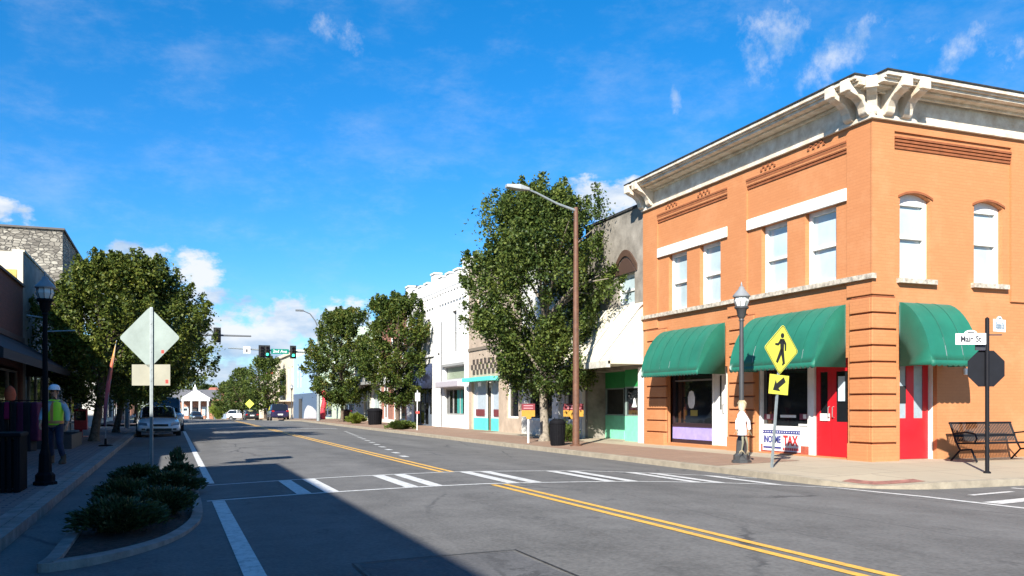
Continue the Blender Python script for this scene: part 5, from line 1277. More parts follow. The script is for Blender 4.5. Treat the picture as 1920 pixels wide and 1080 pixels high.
am.prism([T(0.22, 0), T(0.03, 0.15), T(0.05, 0.062), T(-0.21, 0.062), T(-0.21, -0.062), T(0.05, -0.062), T(0.03, -0.15)], lambda a, b: pc2+ux_*a+uz_*b, lambda a, b: pc2+ux_*a+uz_*b+un_*0.002)
am.build('arrow', FLUD, pl)
# far crossing signs
def far_sign(px, d, zc, lab, grp='pedestrian crossing signs'):
    x, y = at(px, d); zb = G(y)+0.12
    t = thing('crossing_sign', lab, 'road sign', (x, y, zb), grp)
    q = MB(); q.tube([(x, y, zb), (x, y, zc+0.6)], 0.035, 6); q.build('post', GALV, t)
    q = MB(); q.add([(x+a*cs, y-a*sn-0.05, zc+b) for a, b in ((0.6,0),(0,0.6),(-0.6,0),(0,-0.6))]+[(x+a*cs, y-a*sn-0.03, zc+b) for a, b in ((0.6,0),(0,0.6),(-0.6,0),(0,-0.6))], [(0,1,2,3),(7,6,5,4),(0,4,5,1),(1,5,6,2),(2,6,7,3),(3,7,4,0)]); q.build('warning_plate', FLUO, t)
    return t
far_sign(468, 118, EYE+1.6/118*118*0+0.2, 'small yellow crossing sign far away in front of the far trees')

# ---- warning sign seen from behind on the island
X, Y = at(284, 18.8); Z = 0.12
t = thing('warning_sign', 'diamond sign and square plate seen from behind on a thin post in the planted island', 'road sign', (X, Y, Z))
zt_ = EYE-(576-HZ)/F*18.8; zc = EYE-(633-HZ)/F*18.8
fx_ = Vector((cs, -sn, 0)); fn = Vector((-sn, -cs, 0))    # plate plane, normal towards the camera side
q = MB(); q.obox((X, Y, (Z+zt_)/2), fx_*0.032, fn*0.016, (0, 0, (zt_-Z)/2)); po = q.build('post', GALV, t)
q = MB(); q.obox(Vector((X, Y, (Z+zt_)/2))+fn*0.017, fx_*0.010, fn*0.002, (0, 0, (zt_-Z)/2-0.02)); q.build('channel_shade', plain('steel with painted shade', (0.22, 0.25, 0.26), 0.5, metal=0.5), po)  # flat darker strip: shade of the post's hollow put into the colour
dcn = Vector((X, Y, zc))-fn*0.03-fx_*0.05
dsg = signface(rdiamond(0.655), dcn, fx_, (0,0,1), 0.005, SIGNBACK, 'warning_plate', t)
pc = Vector((X, Y, EYE-(703-HZ)/F*18.8))-fn*0.03-fx_*0.02
pls = signface([(-0.41, -0.225), (0.41, -0.225), (0.41, 0.225), (-0.41, 0.225)], pc, fx_, (0,0,1), 0.005, SIGNBEIGE, 'supplement_plate', t)
STK = plain('red sticker', (0.55, 0.04, 0.03))
signface([(-0.03, -0.035), (0.03, -0.035), (0.03, 0.035), (-0.03, 0.035)], dcn+fx_*0.28+Vector((0,0,-0.30))+fn*0.0065, fx_, (0,0,1), 0.001, STK, 'sticker', dsg)
signface([(-0.03, -0.04), (0.03, -0.04), (0.03, 0.04), (-0.03, 0.04)], pc+fx_*0.34+Vector((0,0,-0.14))+fn*0.0065, fx_, (0,0,1), 0.001, STK, 'sticker', pls)
q = MB()
for z in (zc+0.3, zc-0.3, pc.z+0.12, pc.z-0.12): q.obox(Vector((X, Y, z))+fn*0.02, fx_*0.012, fn*0.008, (0,0,0.012))
q.build('bolt', GALV, po)

# ---- stop sign and street name post at the side street
D = 17.4; X, Y = at(1851, D); Z = walk(X)*0+0.15
t = thing('stop_sign', 'black post with the dark back of a stop sign and white street name plates', 'road sign', (X, Y, Z))
ztop = EYE-(597-HZ)/F*D
q = MB(); q.lathe([(0.04, -0.03), (0.04, ztop-Z), (0.0, ztop-Z+0.03)], (X, Y, Z), 10); q.lathe([(0.07, -0.01), (0.07, 0.03), (0.045, 0.05), (0.041, 0.04)], (X, Y, Z), 10); q.build('post', BLACKM, t, smooth=True)
octa = [(0.385*math.cos(R(22.5+45*k)), 0.385*math.sin(R(22.5+45*k))) for k in range(8)]
ang = Vector((cs, -sn, 0))*1.0-Vector((sn, cs, 0))*0.06; ang.normalize(); on = Vector((ang.y, -ang.x, 0))
if on.dot(Vector((X, Y, 0))) < 0: on = -on          # away from the camera
oc = Vector((X, Y, EYE-(691-HZ)/F*D))+on*0.05
so = signface(octa, oc, ang, (0,0,1), 0.006, plain('dark painted sign back', (0.009, 0.010, 0.014), 0.7, spec=0.2), 'stop_plate', t)
fr = oc+on*0.008
signface([(a*0.97, b*0.97) for a, b in octa], fr, ang, (0,0,1), 0.001, plain('stop sign red', (0.5, 0.02, 0.02)), 'sign_face', so)
text_mb('STOP', 0.24, fr+on*0.004, -ang, (0,0,1)).build('lettering', PRW, so, fix=False)
DKC = plain('dark bracket', (0.03, 0.032, 0.04), 0.5)
q = MB(); q.obox(Vector((X, Y, EYE-(650-HZ)/F*D))-ang*0.12, ang*0.11, on*0.012, (0,0,0.07)); q.build('clamp', DKC, t)
def nameplate(px0, px1, y0, y1, txt, col, lab, tilt, dist):
    cx = (px0+px1)/2; X2, Y2 = at(cx, dist); zc = EYE-((y0+y1)/2-HZ)/F*dist
    wd = (px1-px0)/F*dist/2/0.96; hh = (y1-y0)/F*dist/2
    u = (Vector((cs, -sn, 0))*math.cos(tilt)+Vector((sn, cs, 0))*math.sin(tilt)).normalized(); n = u.cross(Vector((0,0,1)))
    poly = [(-wd, -hh), (wd, -hh), (wd, hh), (wd*0.42, hh)] + [(wd*0.42*math.cos(math.pi*k/8), hh+0.065*math.sin(math.pi*k/8)) for k in range(1, 8)] + [(-wd*0.42, hh), (-wd, hh)]
    p = signface(poly, Vector((X2, Y2, zc))-n*0.006, u, (0,0,1), 0.012, PRW, 'name_plate', t)
    p['label'] = lab
    text_mb(txt, hh*1.5, Vector((X2, Y2, zc-hh*0.05))+n*0.008, u, (0,0,1), 0.002, bold=0.03, narrow=(0.78 if len(txt) < 8 else 0.42)).build('lettering', col, p, fix=False)
    text_mb('HISTORIC', 0.05, Vector((X2, Y2, zc+hh+0.012))+n*0.008, u, (0,0,1), 0.002).build('small_lettering', col, p, fix=False) if False else None
    q = MB(); q.obox(Vector((X2, Y2, zc+hh+0.022))+n*0.0085, u*wd*0.22, n*0.0015, (0,0,0.012)); q.build('emblem', col, p)
    return p
nameplate(1794, 1846, 625, 646, 'Main St', plain('black lettering', (0.02,0.02,0.03)), 'white plate reading Main St', -0.12, D-0.05)
nameplate(1855, 1893, 599, 622, 'Stubbs St', plain('grey blue lettering', (0.18, 0.24, 0.30)), 'white plate reading Stubbs St', 0.55, D+0.1)
q = MB(); q.obox(Vector((X, Y, EYE-(628-HZ)/F*D))+ang*0.16, ang*0.12, on*0.01, (0,0,0.012)); q.build('clamp', DKC, t)
X3, Y3 = at(1844, D+0.1); zc3 = EYE-(648-HZ)/F*D
signface([(-0.10, -0.1), (0.09, -0.1), (0.09, 0.11), (-0.08, 0.06)], (X3, Y3, zc3), (cs, -sn, 0), (0,0,1), 0.006, PRW, 'small_plate', t)

# ---- bench
t = thing('bench', 'dark slatted metal bench with curved arms against the orange side wall', 'bench', (17.7, 14.95, 0.22), None)
bx0, bx1, by_, bz = 16.75, 18.65, 15.15, 0.23
def slats(n, fn_): 
    q = MB()
    for k in range(n): fn_(q, k/(n-1))
    return q
q = slats(38, lambda q, f: q.tube([(bx0+0.05+(bx1-bx0-0.1)*f, by_-0.52, bz+0.42), (bx0+0.05+(bx1-bx0-0.1)*f, by_-0.1, bz+0.40)], 0.017, 4)); q.tube([(bx0, by_-0.53, bz+0.42), (bx1, by_-0.53, bz+0.42)], 0.025, 6); q.tube([(bx0, by_-0.08, bz+0.40), (bx1, by_-0.08, bz+0.40)], 0.022, 6); q.build('seat', BLACKM, t)
q = slats(38, lambda q, f: q.tube([(bx0+0.05+(bx1-bx0-0.1)*f, by_-0.06, bz+0.44), (bx0+0.05+(bx1-bx0-0.1)*f, by_+0.12, bz+0.84)], 0.015, 4)); q.tube([(bx0-0.02, by_+0.13, bz+0.86), (bx1+0.02, by_+0.13, bz+0.86)], 0.028, 6); q.box(bx0, bx1, by_-0.02, by_+0.0, bz+0.54, bz+0.60); q.build('backrest', BLACKM, t)
for x in (bx0, bx1):
    q = MB(); q.tube([(x, by_+0.13, bz+0.86), (x, by_-0.05, bz+0.42), (x, by_-0.15, bz+0.25), (x, by_+0.10, bz+0.0)], 0.024, 6); q.tube([(x, by_-0.15, bz+0.25), (x, by_-0.45, bz+0.28), (x, by_-0.60, bz+0.0)], 0.024, 6); q.build('leg', BLACKM, t)
    q = MB(); q.tube([(x, by_+0.03, bz+0.62), (x, by_-0.3, bz+0.66), (x, by_-0.55, bz+0.63), (x, by_-0.60, bz+0.52), (x, by_-0.53, bz+0.42)], 0.02, 6); q.build('armrest', BLACKM, t)

# ---- shop board with red and yellow panels, far small things on the right pavement
def shopboard(px0, px1, y0, y1, d, lab):
    x, y = at((px0+px1)/2, d); zc0, zc1 = EYE-(y1-HZ)/F*d, EYE-(y0-HZ)/F*d; w_ = (px1-px0)/F*d/2; zg = walk(x)
    t = thing('hanging_sign', lab, 'shop sign', (x, y, zg)); u = Vector((cs, -sn, 0)); n = Vector((-sn, -cs, 0))
    q = MB(); q.obox((x, y, (zg+zc1)/2), u*0.03, n*0.02, (0,0,(zc1-zg)/2)); q.build('post', WHITE, t)
    zm = zc0+(zc1-zc0)*0.5
    q = MB(); q.obox(Vector((x, y, (zm+zc1)/2+0.001))+n*0.03, u*w_, n*0.01, (0,0,(zc1-zm)/2)); a = q.build('red_panel', plain('crimson panel', (0.17, 0.012, 0.022)), t)
    q = MB(); q.prism([(-w_, -(zm-zc0)/2), (-w_*0.35, -(zm-zc0)/2), (-w_*0.2, -(zm-zc0)/2-0.09), (w_*0.35, -(zm-zc0)/2-0.09), (w_*0.5, -(zm-zc0)/2), (w_, -(zm-zc0)/2), (w_, (zm-zc0)/2-0.002), (-w_, (zm-zc0)/2-0.002)], lambda a_, b_: Vector((x, y, (zm+zc0)/2+b_))+n*0.04+u*a_, lambda a_, b_: Vector((x, y, (zm+zc0)/2+b_))+n*0.02+u*a_); b = q.build('yellow_panel', plain('amber panel', (0.42, 0.21, 0.015)), t)
    q = MB()
    for k in range(2): q.obox(Vector((x, y, zm+(zc1-zm)*(0.3+0.4*k)))+n*0.042, u*w_*0.7, n*0.001, (0,0,0.018))
    q.build('small_print', plain('pink print', (0.45, 0.2, 0.22)), a)
    return t
shopboard(978, 1003, 757, 781, 31.5, 'crimson and yellow shop board on a white post left of the large tree trunk')
shopboard(1056, 1094, 757, 781, 32.2, 'crimson and yellow shop board behind the brown light pole')
x, y = at(782, 47.5); t = thing('parking_sign', 'slim white post with a small red marked plate on the right pavement edge', 'road sign', (x, y, walk(x)))
q = MB(); q.tube([(x, y, walk(x)-0.02), (x+0.02, y, 2.3)], 0.028, 6); q.build('post', PRW, t)
q = MB(); q.obox((x+0.02, y-0.04, 1.95), (0.13*cs, -0.13*sn, 0), (0.005*sn, 0.005*cs, 0), (0,0,0.22)); q.build('plate', PRW, t)
q = MB(); q.obox((x+0.02, y-0.04, 1.12), (0.10*cs, -0.10*sn, 0), (0.02*sn, 0.02*cs, 0), (0,0,0.06)); q.build('red_band', STK, t)
x, y = at(612, 82); t = thing('display_figure', 'tall red inflatable tube figure in front of the pale green building', 'display figure', (x, y, 0.17))
REDC = plain('red nylon', (0.50, 0.03, 0.05), 0.6); q = MB(); q.tube([(x-0.35, y, 0.15), (x-0.3, y, 1.2), (x-0.12, y, 2.1), (x-0.28, y, 2.9)], [0.26, 0.24, 0.25, 0.15], 10); q.tube([(x-0.2, y, 2.15), (x+0.35, y, 2.3), (x+0.7, y, 2.2)], [0.18, 0.15, 0.1], 8); q.build('body', REDC, t, smooth=True)
x, y = at(582, 84); t = thing('covered_goods', 'pale sheet draped over goods on the pavement beside the signal pole', 'covered stall', (x, y, 0.17))
q = MB(); q.prism([(-0.7, 0), (0.7, 0), (0.6, 0.8), (0.2, 1.2), (-0.3, 1.4), (-0.6, 0.8)], lambda a_, b_: (x+a_*cs, y-a_*sn, 0.17+b_), lambda a_, b_: (x+a_*cs*0.8+0.3, y-a_*sn+1.2, 0.17+b_*0.9)); q.build('sheet', plain('pale grey sheet', (0.34, 0.34, 0.38), 0.8), t, bevel=0.15)

# ---- traffic signals
HOUS = plain('black signal housing', (0.012, 0.013, 0.012), 0.5); YHOUS = plain('yellow signal housing', (0.42, 0.26, 0.04), 0.5)
def emis(name, col, s):
    m, n, l, b = nt(name); b.inputs['Base Color'].default_value = (*col, 1); b.inputs['Emission Color'].default_value = (*col, 1); b.inputs['Emission Strength'].default_value = s; return m
GLIT = emis('lit green lens', (0.05, 0.9, 0.45), 2.0); DL = [plain('dark red lens', (0.10, 0.01, 0.01), 0.3), plain('dark amber lens', (0.12, 0.06, 0.01), 0.3)]
def signal(parent, x, y, zc, s, lit=True, m=HOUS, back=False, face=(0, -1, 0), lens=None):
    q = MB(); q.box(x-0.20*s, x+0.20*s, y-0.10, y+0.12, zc-0.56*s, zc+0.56*s); o = q.build('signal_head', m, parent, bevel=0.02)
    if lit or True:
        q = MB(); q.box(x-0.33*s, x+0.33*s, y+0.02, y+0.03, zc-0.70*s, zc+0.70*s); q.build('backplate', HOUS, o)
    for k, mm in enumerate((GLIT if lit else (lens or DL[0]), lens or DL[1], lens or DL[0])):
        z = zc+(k-1)*0.36*s; q = MB(); q.lathe([(0.0, -0.012), (0.145*s, -0.012), (0.145*s, 0.012), (0, 0.012)], (0, 0, 0), 14)
        q.v = [(x+a, y-0.115+c_, z+b_) for a, b_, c_ in q.v]; q.build('lens', mm, o)
        q = MB(); 
        for j in range(7):
            a0, a1 = R(-10+200*j/7), R(-10+200*(j+1)/7); r_ = 0.16*s
            q.quad((x+r_*math.cos(a0), y-0.10, z+r_*math.sin(a0)), (x+r_*math.cos(a1), y-0.10, z+r_*math.sin(a1)), (x+r_*math.cos(a1), y-0.30, z+r_*math.sin(a1)), (x+r_*math.cos(a0), y-0.30, z+r_*math.sin(a0)))
        v = q.build('visor', m, o, fix=False); sd = v.modifiers.new('t', 'SOLIDIFY'); sd.thickness = 0.008
    return o
D = 75.0; X, Y = at(597, D); Z = 0.17
zarm = EYE-(661-HZ)/F*D
t = thing('signal_pole', 'galvanised signal pole on the right with a mast arm carrying green lights', 'traffic signal', (X, Y, Z), 'traffic signals')
q = MB(); q.lathe([(0.16, 0), (0.15, 1), (0.10, 8.1), (0, 8.15)], (X, Y, Z), 10); q.build('pole', GALV, t, smooth=True)
xe = at(424, D)[0]
q = MB(); q.tube([(X, Y, zarm-0.05), (xe, Y, zarm+0.22)], [0.10, 0.05], 8); q.build('mast_arm', GALV, t, smooth=True)
q = MB(); q.tube([(X, Y, Z+7.9), (X-0.25, Y, Z+8.5), (X-0.7, Y, Z+9.1), (X-1.3, Y, Z+9.35)], [0.06, 0.05, 0.045, 0.04], 6); q.box(X-1.9, X-1.25, Y-0.12, Y+0.12, Z+9.28, Z+9.42); q.build('lamp_arm', plain('dark grey arm', (0.12, 0.13, 0.14)), t)
xg = [fy(0, 1)]*0
def xat(px, d, yy): # x on the line of constant Y
    a = (px-960)/F; return yy*(a*cs+sn)/(cs-a*sn)
signal(t, xat(490, D, Y), Y-0.2, zarm+0.0, 0.72, lit=False); signal(t, xat(500.5, D, Y), Y-0.2, zarm+0.0, 0.72)
signal(t, xat(549, D, Y), Y-0.2, zarm-0.02, 0.78)
q = MB(); xs0, xs1 = xat(508, D, Y), xat(541, D, Y); q.box(xs0, xs1, Y-0.16, Y-0.13, zarm-0.20, zarm+0.22); sg = q.build('name_plate', plain('sign green', (0.0, 0.20, 0.14), 0.4), t)
text_mb('2nd Ave', 0.34, ((xs0+xs1)/2, Y-0.165, zarm+0.01), (1,0,0), (0,0,1)).build('lettering', PRW, sg, fix=False)
q = MB(); xl = xat(462.5, D, Y); q.box(xl-0.28, xl+0.28, Y-0.16, Y-0.13, zarm-0.2, zarm+0.36); o = q.build('lane_plate', PRW, t); q = MB(); q.box(xl-0.06, xl+0.06, Y-0.17, Y-0.161, zarm-0.1, zarm+0.15); q.build('arrow', FLUD, o)
signal(t, xat(599, D, Y)-0.0, Y-0.35, zarm+1.45, 0.65, lit=False)
q = MB(); q.box(X-0.25, X+0.25, Y-0.4, Y-0.15, zarm-0.8, zarm-0.1) ; q.build('control_box', HOUS, t)
D2 = 62.0; X, Y = -2.45, 57.2; zarm = EYE-(643-HZ)/F*61
t = thing('signal_pole', 'signal pole hidden in the left trees whose mast arm carries one amber faced light', 'traffic signal', (X, Y, 0.14), 'traffic signals')
q = MB(); q.lathe([(0.15, 0), (0.14, 1), (0.10, 7.0), (0, 7.05)], (X, Y, 0.14), 10); q.build('pole', GALV, t, smooth=True)
q = MB(); q.tube([(X, Y, zarm), (xat(471, D2, Y), Y, zarm)], [0.09, 0.05], 8); q.build('mast_arm', plain('dark grey arm', (0.12, 0.13, 0.14)), t, smooth=True)
signal(t, xat(407, D2, Y), Y-0.2, zarm, 0.66, lit=False, lens=YHOUS)

# ---- feather flag on the left pavement
X, Y = at(196, 29.5); Z = 0.14
t = thing('feather_flag', 'tall red and yellow feather flag standing on the left pavement', 'flag', (X, Y, Z))
u = Vector((cs, -sn, 0)); 
def fp(px, py, d=29.5): 
    x, y = at(px, d); return Vector((x, y, EYE-(py-HZ)/F*d))
path = [fp(198, 826), fp(199, 790), fp(204, 740), fp(211, 690), fp(217, 645), fp(219, 638)]
q = MB(); q.tube(path, 0.014, 6); q.build('pole', GALV, t)
q = MB(); q.lathe([(0.22, 0), (0.22, 0.03), (0.04, 0.05), (0.03, 0.25)], (path[0].x, path[0].y, Z), 10); q.build('base', BLACK, t)
L_ = [(198, 800, 3), (199, 790, 5), (201, 765, 7), (205, 740, 8), (208, 715, 8), (212, 690, 7), (215, 668, 5), (217.5, 648, 2), (218, 640, 1)]
fm_, n, l, b = nt('flag cloth'); tc = n.new('ShaderNodeTexCoord'); sp = n.new('ShaderNodeSeparateXYZ'); l.new(tc.outputs['Object'], sp.inputs[0])
rp = n.new('ShaderNodeValToRGB'); mr = n.new('ShaderNodeMapRange'); mr.inputs[1].default_value = 0.6; mr.inputs[2].default_value = 3.5; l.new(sp.outputs[2], mr.inputs[0]); l.new(mr.outputs[0], rp.inputs[0]); l.new(rp.outputs[0], b.inputs['Base Color'])
rp.color_ramp.interpolation = 'LINEAR'; rp.color_ramp.elements[0].color = (0.45, 0.14, 0.20, 1); rp.color_ramp.elements[1].color = (0.75, 0.50, 0.05, 1); e = rp.color_ramp.elements.new(0.5); e.color = (0.60, 0.10, 0.11, 1); e = rp.color_ramp.elements.new(0.78); e.color = (0.70, 0.20, 0.10, 1); b.inputs['Roughness'].default_value = 0.7
q = MB(); rows = []
for i, (px, py, w_) in enumerate(L_):
    a_ = fp(px, py); rows.append([a_, a_+u*(w_/F*29.5)*-0.5+Vector((0, 0.05*math.sin(i), 0)), a_-u*(w_/F*29.5)+Vector((0, 0.10*math.sin(i*1.3), 0))])
for r0, r1 in zip(rows, rows[1:]):
    for k in range(2): q.quad(r0[k], r0[k+1], r1[k+1], r1[k])
o = q.build('banner', fm_, t, smooth=True); sd = o.modifiers.new('t', 'SOLIDIFY'); sd.thickness = 0.006
# ---- wooden planter around the left tree, red news box, clothes rail
x0 = -3.9; q = MB(); t = thing('planter_box', 'long dark planter box on the left pavement behind the feather flag', 'planter', (-3.4, 33.0, 0.14))
q = MB()
for (a, b, c_, d_) in ((-4.3, -2.9, 30.6, 30.68), (-4.3, -2.9, 34.0, 34.08), (-4.3, -4.22, 30.681, 33.999), (-2.98, -2.9, 30.681, 33.999)):
    q.box(a, b, c_, d_, 0.14, 0.58)
q.build('box', plain('dark stained timber', (0.045, 0.035, 0.035)), t); q = MB(); q.box(-4.2, -3.0, 30.7, 33.98, 0.15, 0.5); q.build('soil', MULCH, t)
x, y = at(152, 38); t = thing('news_box', 'red newspaper box against the left shopfronts', 'news box', (x, y, 0.15)); RB = plain('red box paint', (0.40, 0.015, 0.03), 0.4)
q = MB(); q.box(x-0.25, x+0.25, y-0.22, y+0.22, 0.45, 1.35); q.build('body', RB, t, bevel=0.03); q = MB(); q.box(x-0.2, x+0.2, y-0.235, y-0.221, 0.85, 1.25); q.build('window', DGLASS, t)
q = MB(); q.box(x-0.06, x+0.06, y-0.06, y+0.06, 0.15, 0.45); q.box(x-0.25, x+0.25, y-0.22, y+0.22, 0.14, 0.17); q.build('stand', RB, t)
# clothes rail outside the left shop
cx_, cy_ = at(22, 21.5); t = thing('clothes_rail', 'garment rail with dark and magenta clothes outside the left shop', 'clothes rail', (cx_, cy_, 0.15))
q = MB()
for s_ in (-0.65, 0.75): 
    q.tube([(cx_+s_*cs, cy_-s_*sn, 0.15), (cx_+s_*cs, cy_-s_*sn, 1.62)], 0.016, 6); q.tube([(cx_+s_*cs, cy_-s_*sn-0.3, 0.16), (cx_+s_*cs, cy_-s_*sn+0.3, 0.16)], 0.016, 6)
q.tube([(cx_-0.65*cs, cy_+0.65*sn, 1.62), (cx_+0.75*cs, cy_-0.75*sn, 1.62)], 0.016, 6); q.build('rail', plain('chrome rail', (0.4,0.4,0.4), 0.2, metal=1.0), t)
GC = [plain('black garment', (0.015, 0.015, 0.02), 0.9), plain('navy garment', (0.02, 0.03, 0.07), 0.9), plain('magenta garment', (0.42, 0.015, 0.12), 0.8), plain('plum garment', (0.12, 0.012, 0.05), 0.85), plain('grey blue garment', (0.16, 0.2, 0.24), 0.9)]
for k, (s_, ci, ln) in enumerate(((-0.55, 1, 1.0), (-0.38, 0, 1.1), (-0.2, 0, 1.15), (-0.02, 2, 0.42), (0.1, 0, 1.1), (0.28, 3, 1.05), (0.44, 0, 1.2), (0.62, 3, 0.95))):
    gx, gy = cx_+s_*cs, cy_-s_*sn; q = MB()
    q.prism([(-0.09, 0), (0.09, 0), (0.11, -ln), (-0.11, -ln)], lambda a_, b_: (gx+a_*cs-0.12*sn, gy-a_*sn-0.22, 1.58+b_), lambda a_, b_: (gx+a_*cs+0.12*sn, gy-a_*sn+0.22, 1.58+b_)); q.build('garment', GC[ci], t, bevel=0.04)
hx, hy = at(19, 20.4); mq = thing('mannequin_head', 'orange knitted hat displayed above the garment rail', 'display head', (hx, hy, 1.62))
q = MB(); q.lathe([(0.0, -0.02), (0.10, 0.0), (0.13, 0.12), (0.10, 0.25), (0.03, 0.33), (0.0, 0.34)], (hx, hy, 1.62), 12); q.build('hat', plain('orange wool', (0.55, 0.10, 0.04), 0.9), mq, smooth=True)
q = MB(); q.tube([(hx, hy, 0.15), (hx, hy, 1.62)], 0.02, 6); q.lathe([(0.2, 0), (0.2, 0.02), (0.03, 0.03)], (hx, hy, 0.15), 10); q.build('stand', BLACK, mq)

# ================================================================== VEHICLES
TYRE = plain('tyre rubber', (0.02, 0.02, 0.02), 0.85); RIM = plain('alloy rim', (0.45, 0.46, 0.47), 0.3, metal=0.7); HEADL = plain('headlamp lens', (0.22, 0.28, 0.34), 0.08); TAIL = plain('tail lamp', (0.35, 0.01, 0.01), 0.2)
def car(name, label, cat, loc, rz_, paint_, L=4.7, W=1.82, H=1.45, kind='sedan', group=None, tagged=True):
    """built nose towards -Y at the origin, then placed"""
    t = thing(name, label, cat, (0, 0, 0), group)
    if kind == 'sedan':
        st = [(-0.50, 0.34, 0.50, 0.80), (-0.485, 0.26, 0.60, 0.92), (-0.45, 0.22, 0.68, 0.97), (-0.36, 0.20, 0.78, 1.0), (-0.20, 0.20, 0.90, 1.0), (0.0, 0.20, 0.93, 1.0), (0.25, 0.20, 0.95, 1.0), (0.40, 0.22, 1.00, 0.99), (0.47, 0.26, 1.00, 0.94), (0.495, 0.36, 0.90, 0.86)]
        cab = [(-0.21, 0.90, 0.86), (-0.05, 1.0, 0.74), (0.05, 1.0, 0.72), (0.22, 0.97, 0.74), (0.37, 0.92, 0.84)]; roof = [0.92, H-0.04, H, H-0.05, 1.0]
    else:
        st = [(-0.50, 0.40, 0.85, 0.86), (-0.48, 0.32, 1.0, 0.94), (-0.42, 0.28, 1.08, 0.98), (-0.26, 0.28, 1.14, 1.0), (0.0, 0.28, 1.16, 1.0), (0.3, 0.28, 1.16, 1.0), (0.47, 0.30, 1.12, 0.97), (0.495, 0.42, 1.05, 0.92)]
        cab = [(-0.27, 0.95, 0.90), (-0.14, 1.0, 0.80), (0.1, 1.0, 0.79), (0.38, 1.0, 0.80), (0.47, 0.95, 0.88)]; roof = [1.14, H-0.05, H, H-0.03, 1.12]
    hw = W/2; rings = []
    for y, zb, zt, w in st:
        y *= L; ww = hw*w; zm = zb+(zt-zb)*0.55
        rings.append([(-ww*0.93, y, zb), (-ww, y, zb+0.10), (-ww, y, zm), (-ww*0.95, y, zt-0.07), (-ww*0.80, y, zt), (0, y, zt+0.025), (ww*0.80, y, zt), (ww*0.95, y, zt-0.07), (ww, y, zm), (ww, y, zb+0.10), (ww*0.93, y, zb)])
    b = MB(); b.ring(rings); body = b.build('body', paint_, t, smooth=True, bevel=0.0)
    sb = body.modifiers.new('s', 'SUBSURF'); sb.levels = sb.render_levels = 1
    zbelt = st[4][2]-0.02; rr = []
    for (y, _, w), zt in zip(cab, roof):
        y *= L; ww = hw*w; wb = hw*0.93 if 0 else ww
        wt = min(ww, hw*0.80)
        rr.append([(-hw*0.92, y, zbelt), (-wt*0.99, y, zbelt+(zt-zbelt)*0.86), (-wt*0.80, y, zt), (0, y, zt+0.02), (wt*0.80, y, zt), (wt*0.99, y, zbelt+(zt-zbelt)*0.86), (hw*0.92, y, zbelt)])
    g = MB(); g.ring(rr, close=True, caps=True); g.build('glasshouse', CGLASS, t, smooth=True)
    rf = MB()      # painted roof skin over the glass
    for a, c in zip(rr[1:-1], rr[2:-1]):
        for k in (1, 2, 3, 4): rf.quad(*[(x, y, z+0.012) for x, y, z in (a[k], a[k+1], c[k+1], c[k])])
    for side in (1, 5):      # pillars
        for i0, i1 in ((0, 1), (3, 4)):
            p, q_ = Vector(rr[i0][side]), Vector(rr[i1][side]); 
            rf.tube([p+Vector((0, 0, 0.01)), q_+Vector((0, 0, 0.01))], 0.035, 6)
        p, q_ = Vector(rr[2][side]), Vector(rr[2][0 if side == 1 else 6]); rf.tube([p*1.0, q_], 0.03, 6)
    rf.build('roof', paint_, t, smooth=True)
    for sx1 in (-1, 1):
        for yy in (-0.315*L, 0.305*L):
            r_ = 0.32 if kind == 'sedan' else 0.38
            w_ = MB(); w_.ring([[(sx1*(hw-0.20+dx), yy+rr_*math.cos(2*math.pi*k/20), r_+rr_*math.sin(2*math.pi*k/20)) for k in range(20)] for dx, rr_ in ((0, r_-0.02), (0.02, r_), (0.19, r_), (0.21, r_-0.03))]); ty_ = w_.build('tyre', TYRE, None)
            wh = MB(); wh.ring([[(sx1*(hw+0.012+dx), yy+rr_*math.cos(2*math.pi*k/14), r_+rr_*math.sin(2*math.pi*k/14)) for k in range(14)] for dx, rr_ in ((-0.03, r_*0.62), (0.004, r_*0.6), (-0.01, r_*0.15))])
            wheel = wh.build('wheel', RIM, t); ty_.parent = wheel
        yn = -0.497*L if kind == 'sedan' else -0.502*L; zl = 0.60 if kind == 'sedan' else 0.85
        h = MB(); h.add([(sx1*hw*0.52, yn-0.045, zl-0.05), (sx1*hw*0.90, yn+0.14, zl-0.03), (sx1*hw*0.93, yn+0.20, zl+0.10), (sx1*hw*0.55, yn+0.0, zl+0.07), (sx1*hw*0.52, yn+0.05, zl-0.05), (sx1*hw*0.90, yn+0.24, zl-0.03), (sx1*hw*0.93, yn+0.30, zl+0.10), (sx1*hw*0.55, yn+0.10, zl+0.07)], [(0,1,2,3),(7,6,5,4),(0,4,5,1),(1,5,6,2),(2,6,7,3),(3,7,4,0)]); h.build('headlight', HEADL, t)
        yt = 0.478*L; h = MB(); h.box(sx1*hw*0.62, sx1*hw*0.90, yt, yt+0.07, zl+0.12, zl+0.28); h.build('taillight', TAIL, t, bevel=0.02)
        mi = MB(); mi.box(sx1*(hw+0.02), sx1*(hw+0.20), -0.17*L, -0.17*L+0.12, zbelt+0.05, zbelt+0.18); mi.build('mirror', paint_, t, bevel=0.03)
        h = MB(); h.box(sx1*hw*0.62, sx1*hw*0.78, -0.503*L, -0.49*L, 0.34, 0.42); h.build('fog_light', plain('dark lamp recess', (0.03,0.03,0.03)), t)
    q = MB(); q.box(-0.40, 0.40, -0.507*L, -0.49*L, 0.52 if kind == 'sedan' else 0.70, 0.62 if kind == 'sedan' else 0.92); q.build('grille', plain('black grille', (0.02,0.02,0.02)), t, bevel=0.02)
    q = MB(); q.box(-0.55, 0.55, -0.509*L, -0.49*L, 0.30, 0.42); q.build('air_intake', plain('black grille', (0.02,0.02,0.02)), t, bevel=0.02)
    q = MB(); q.box(-0.26, 0.26, 0.497*L, 0.507*L, 0.62, 0.76); q.build('number_plate', PRW, t)
    t.location = loc; t.rotation_euler = (0, 0, rz_)
    return t
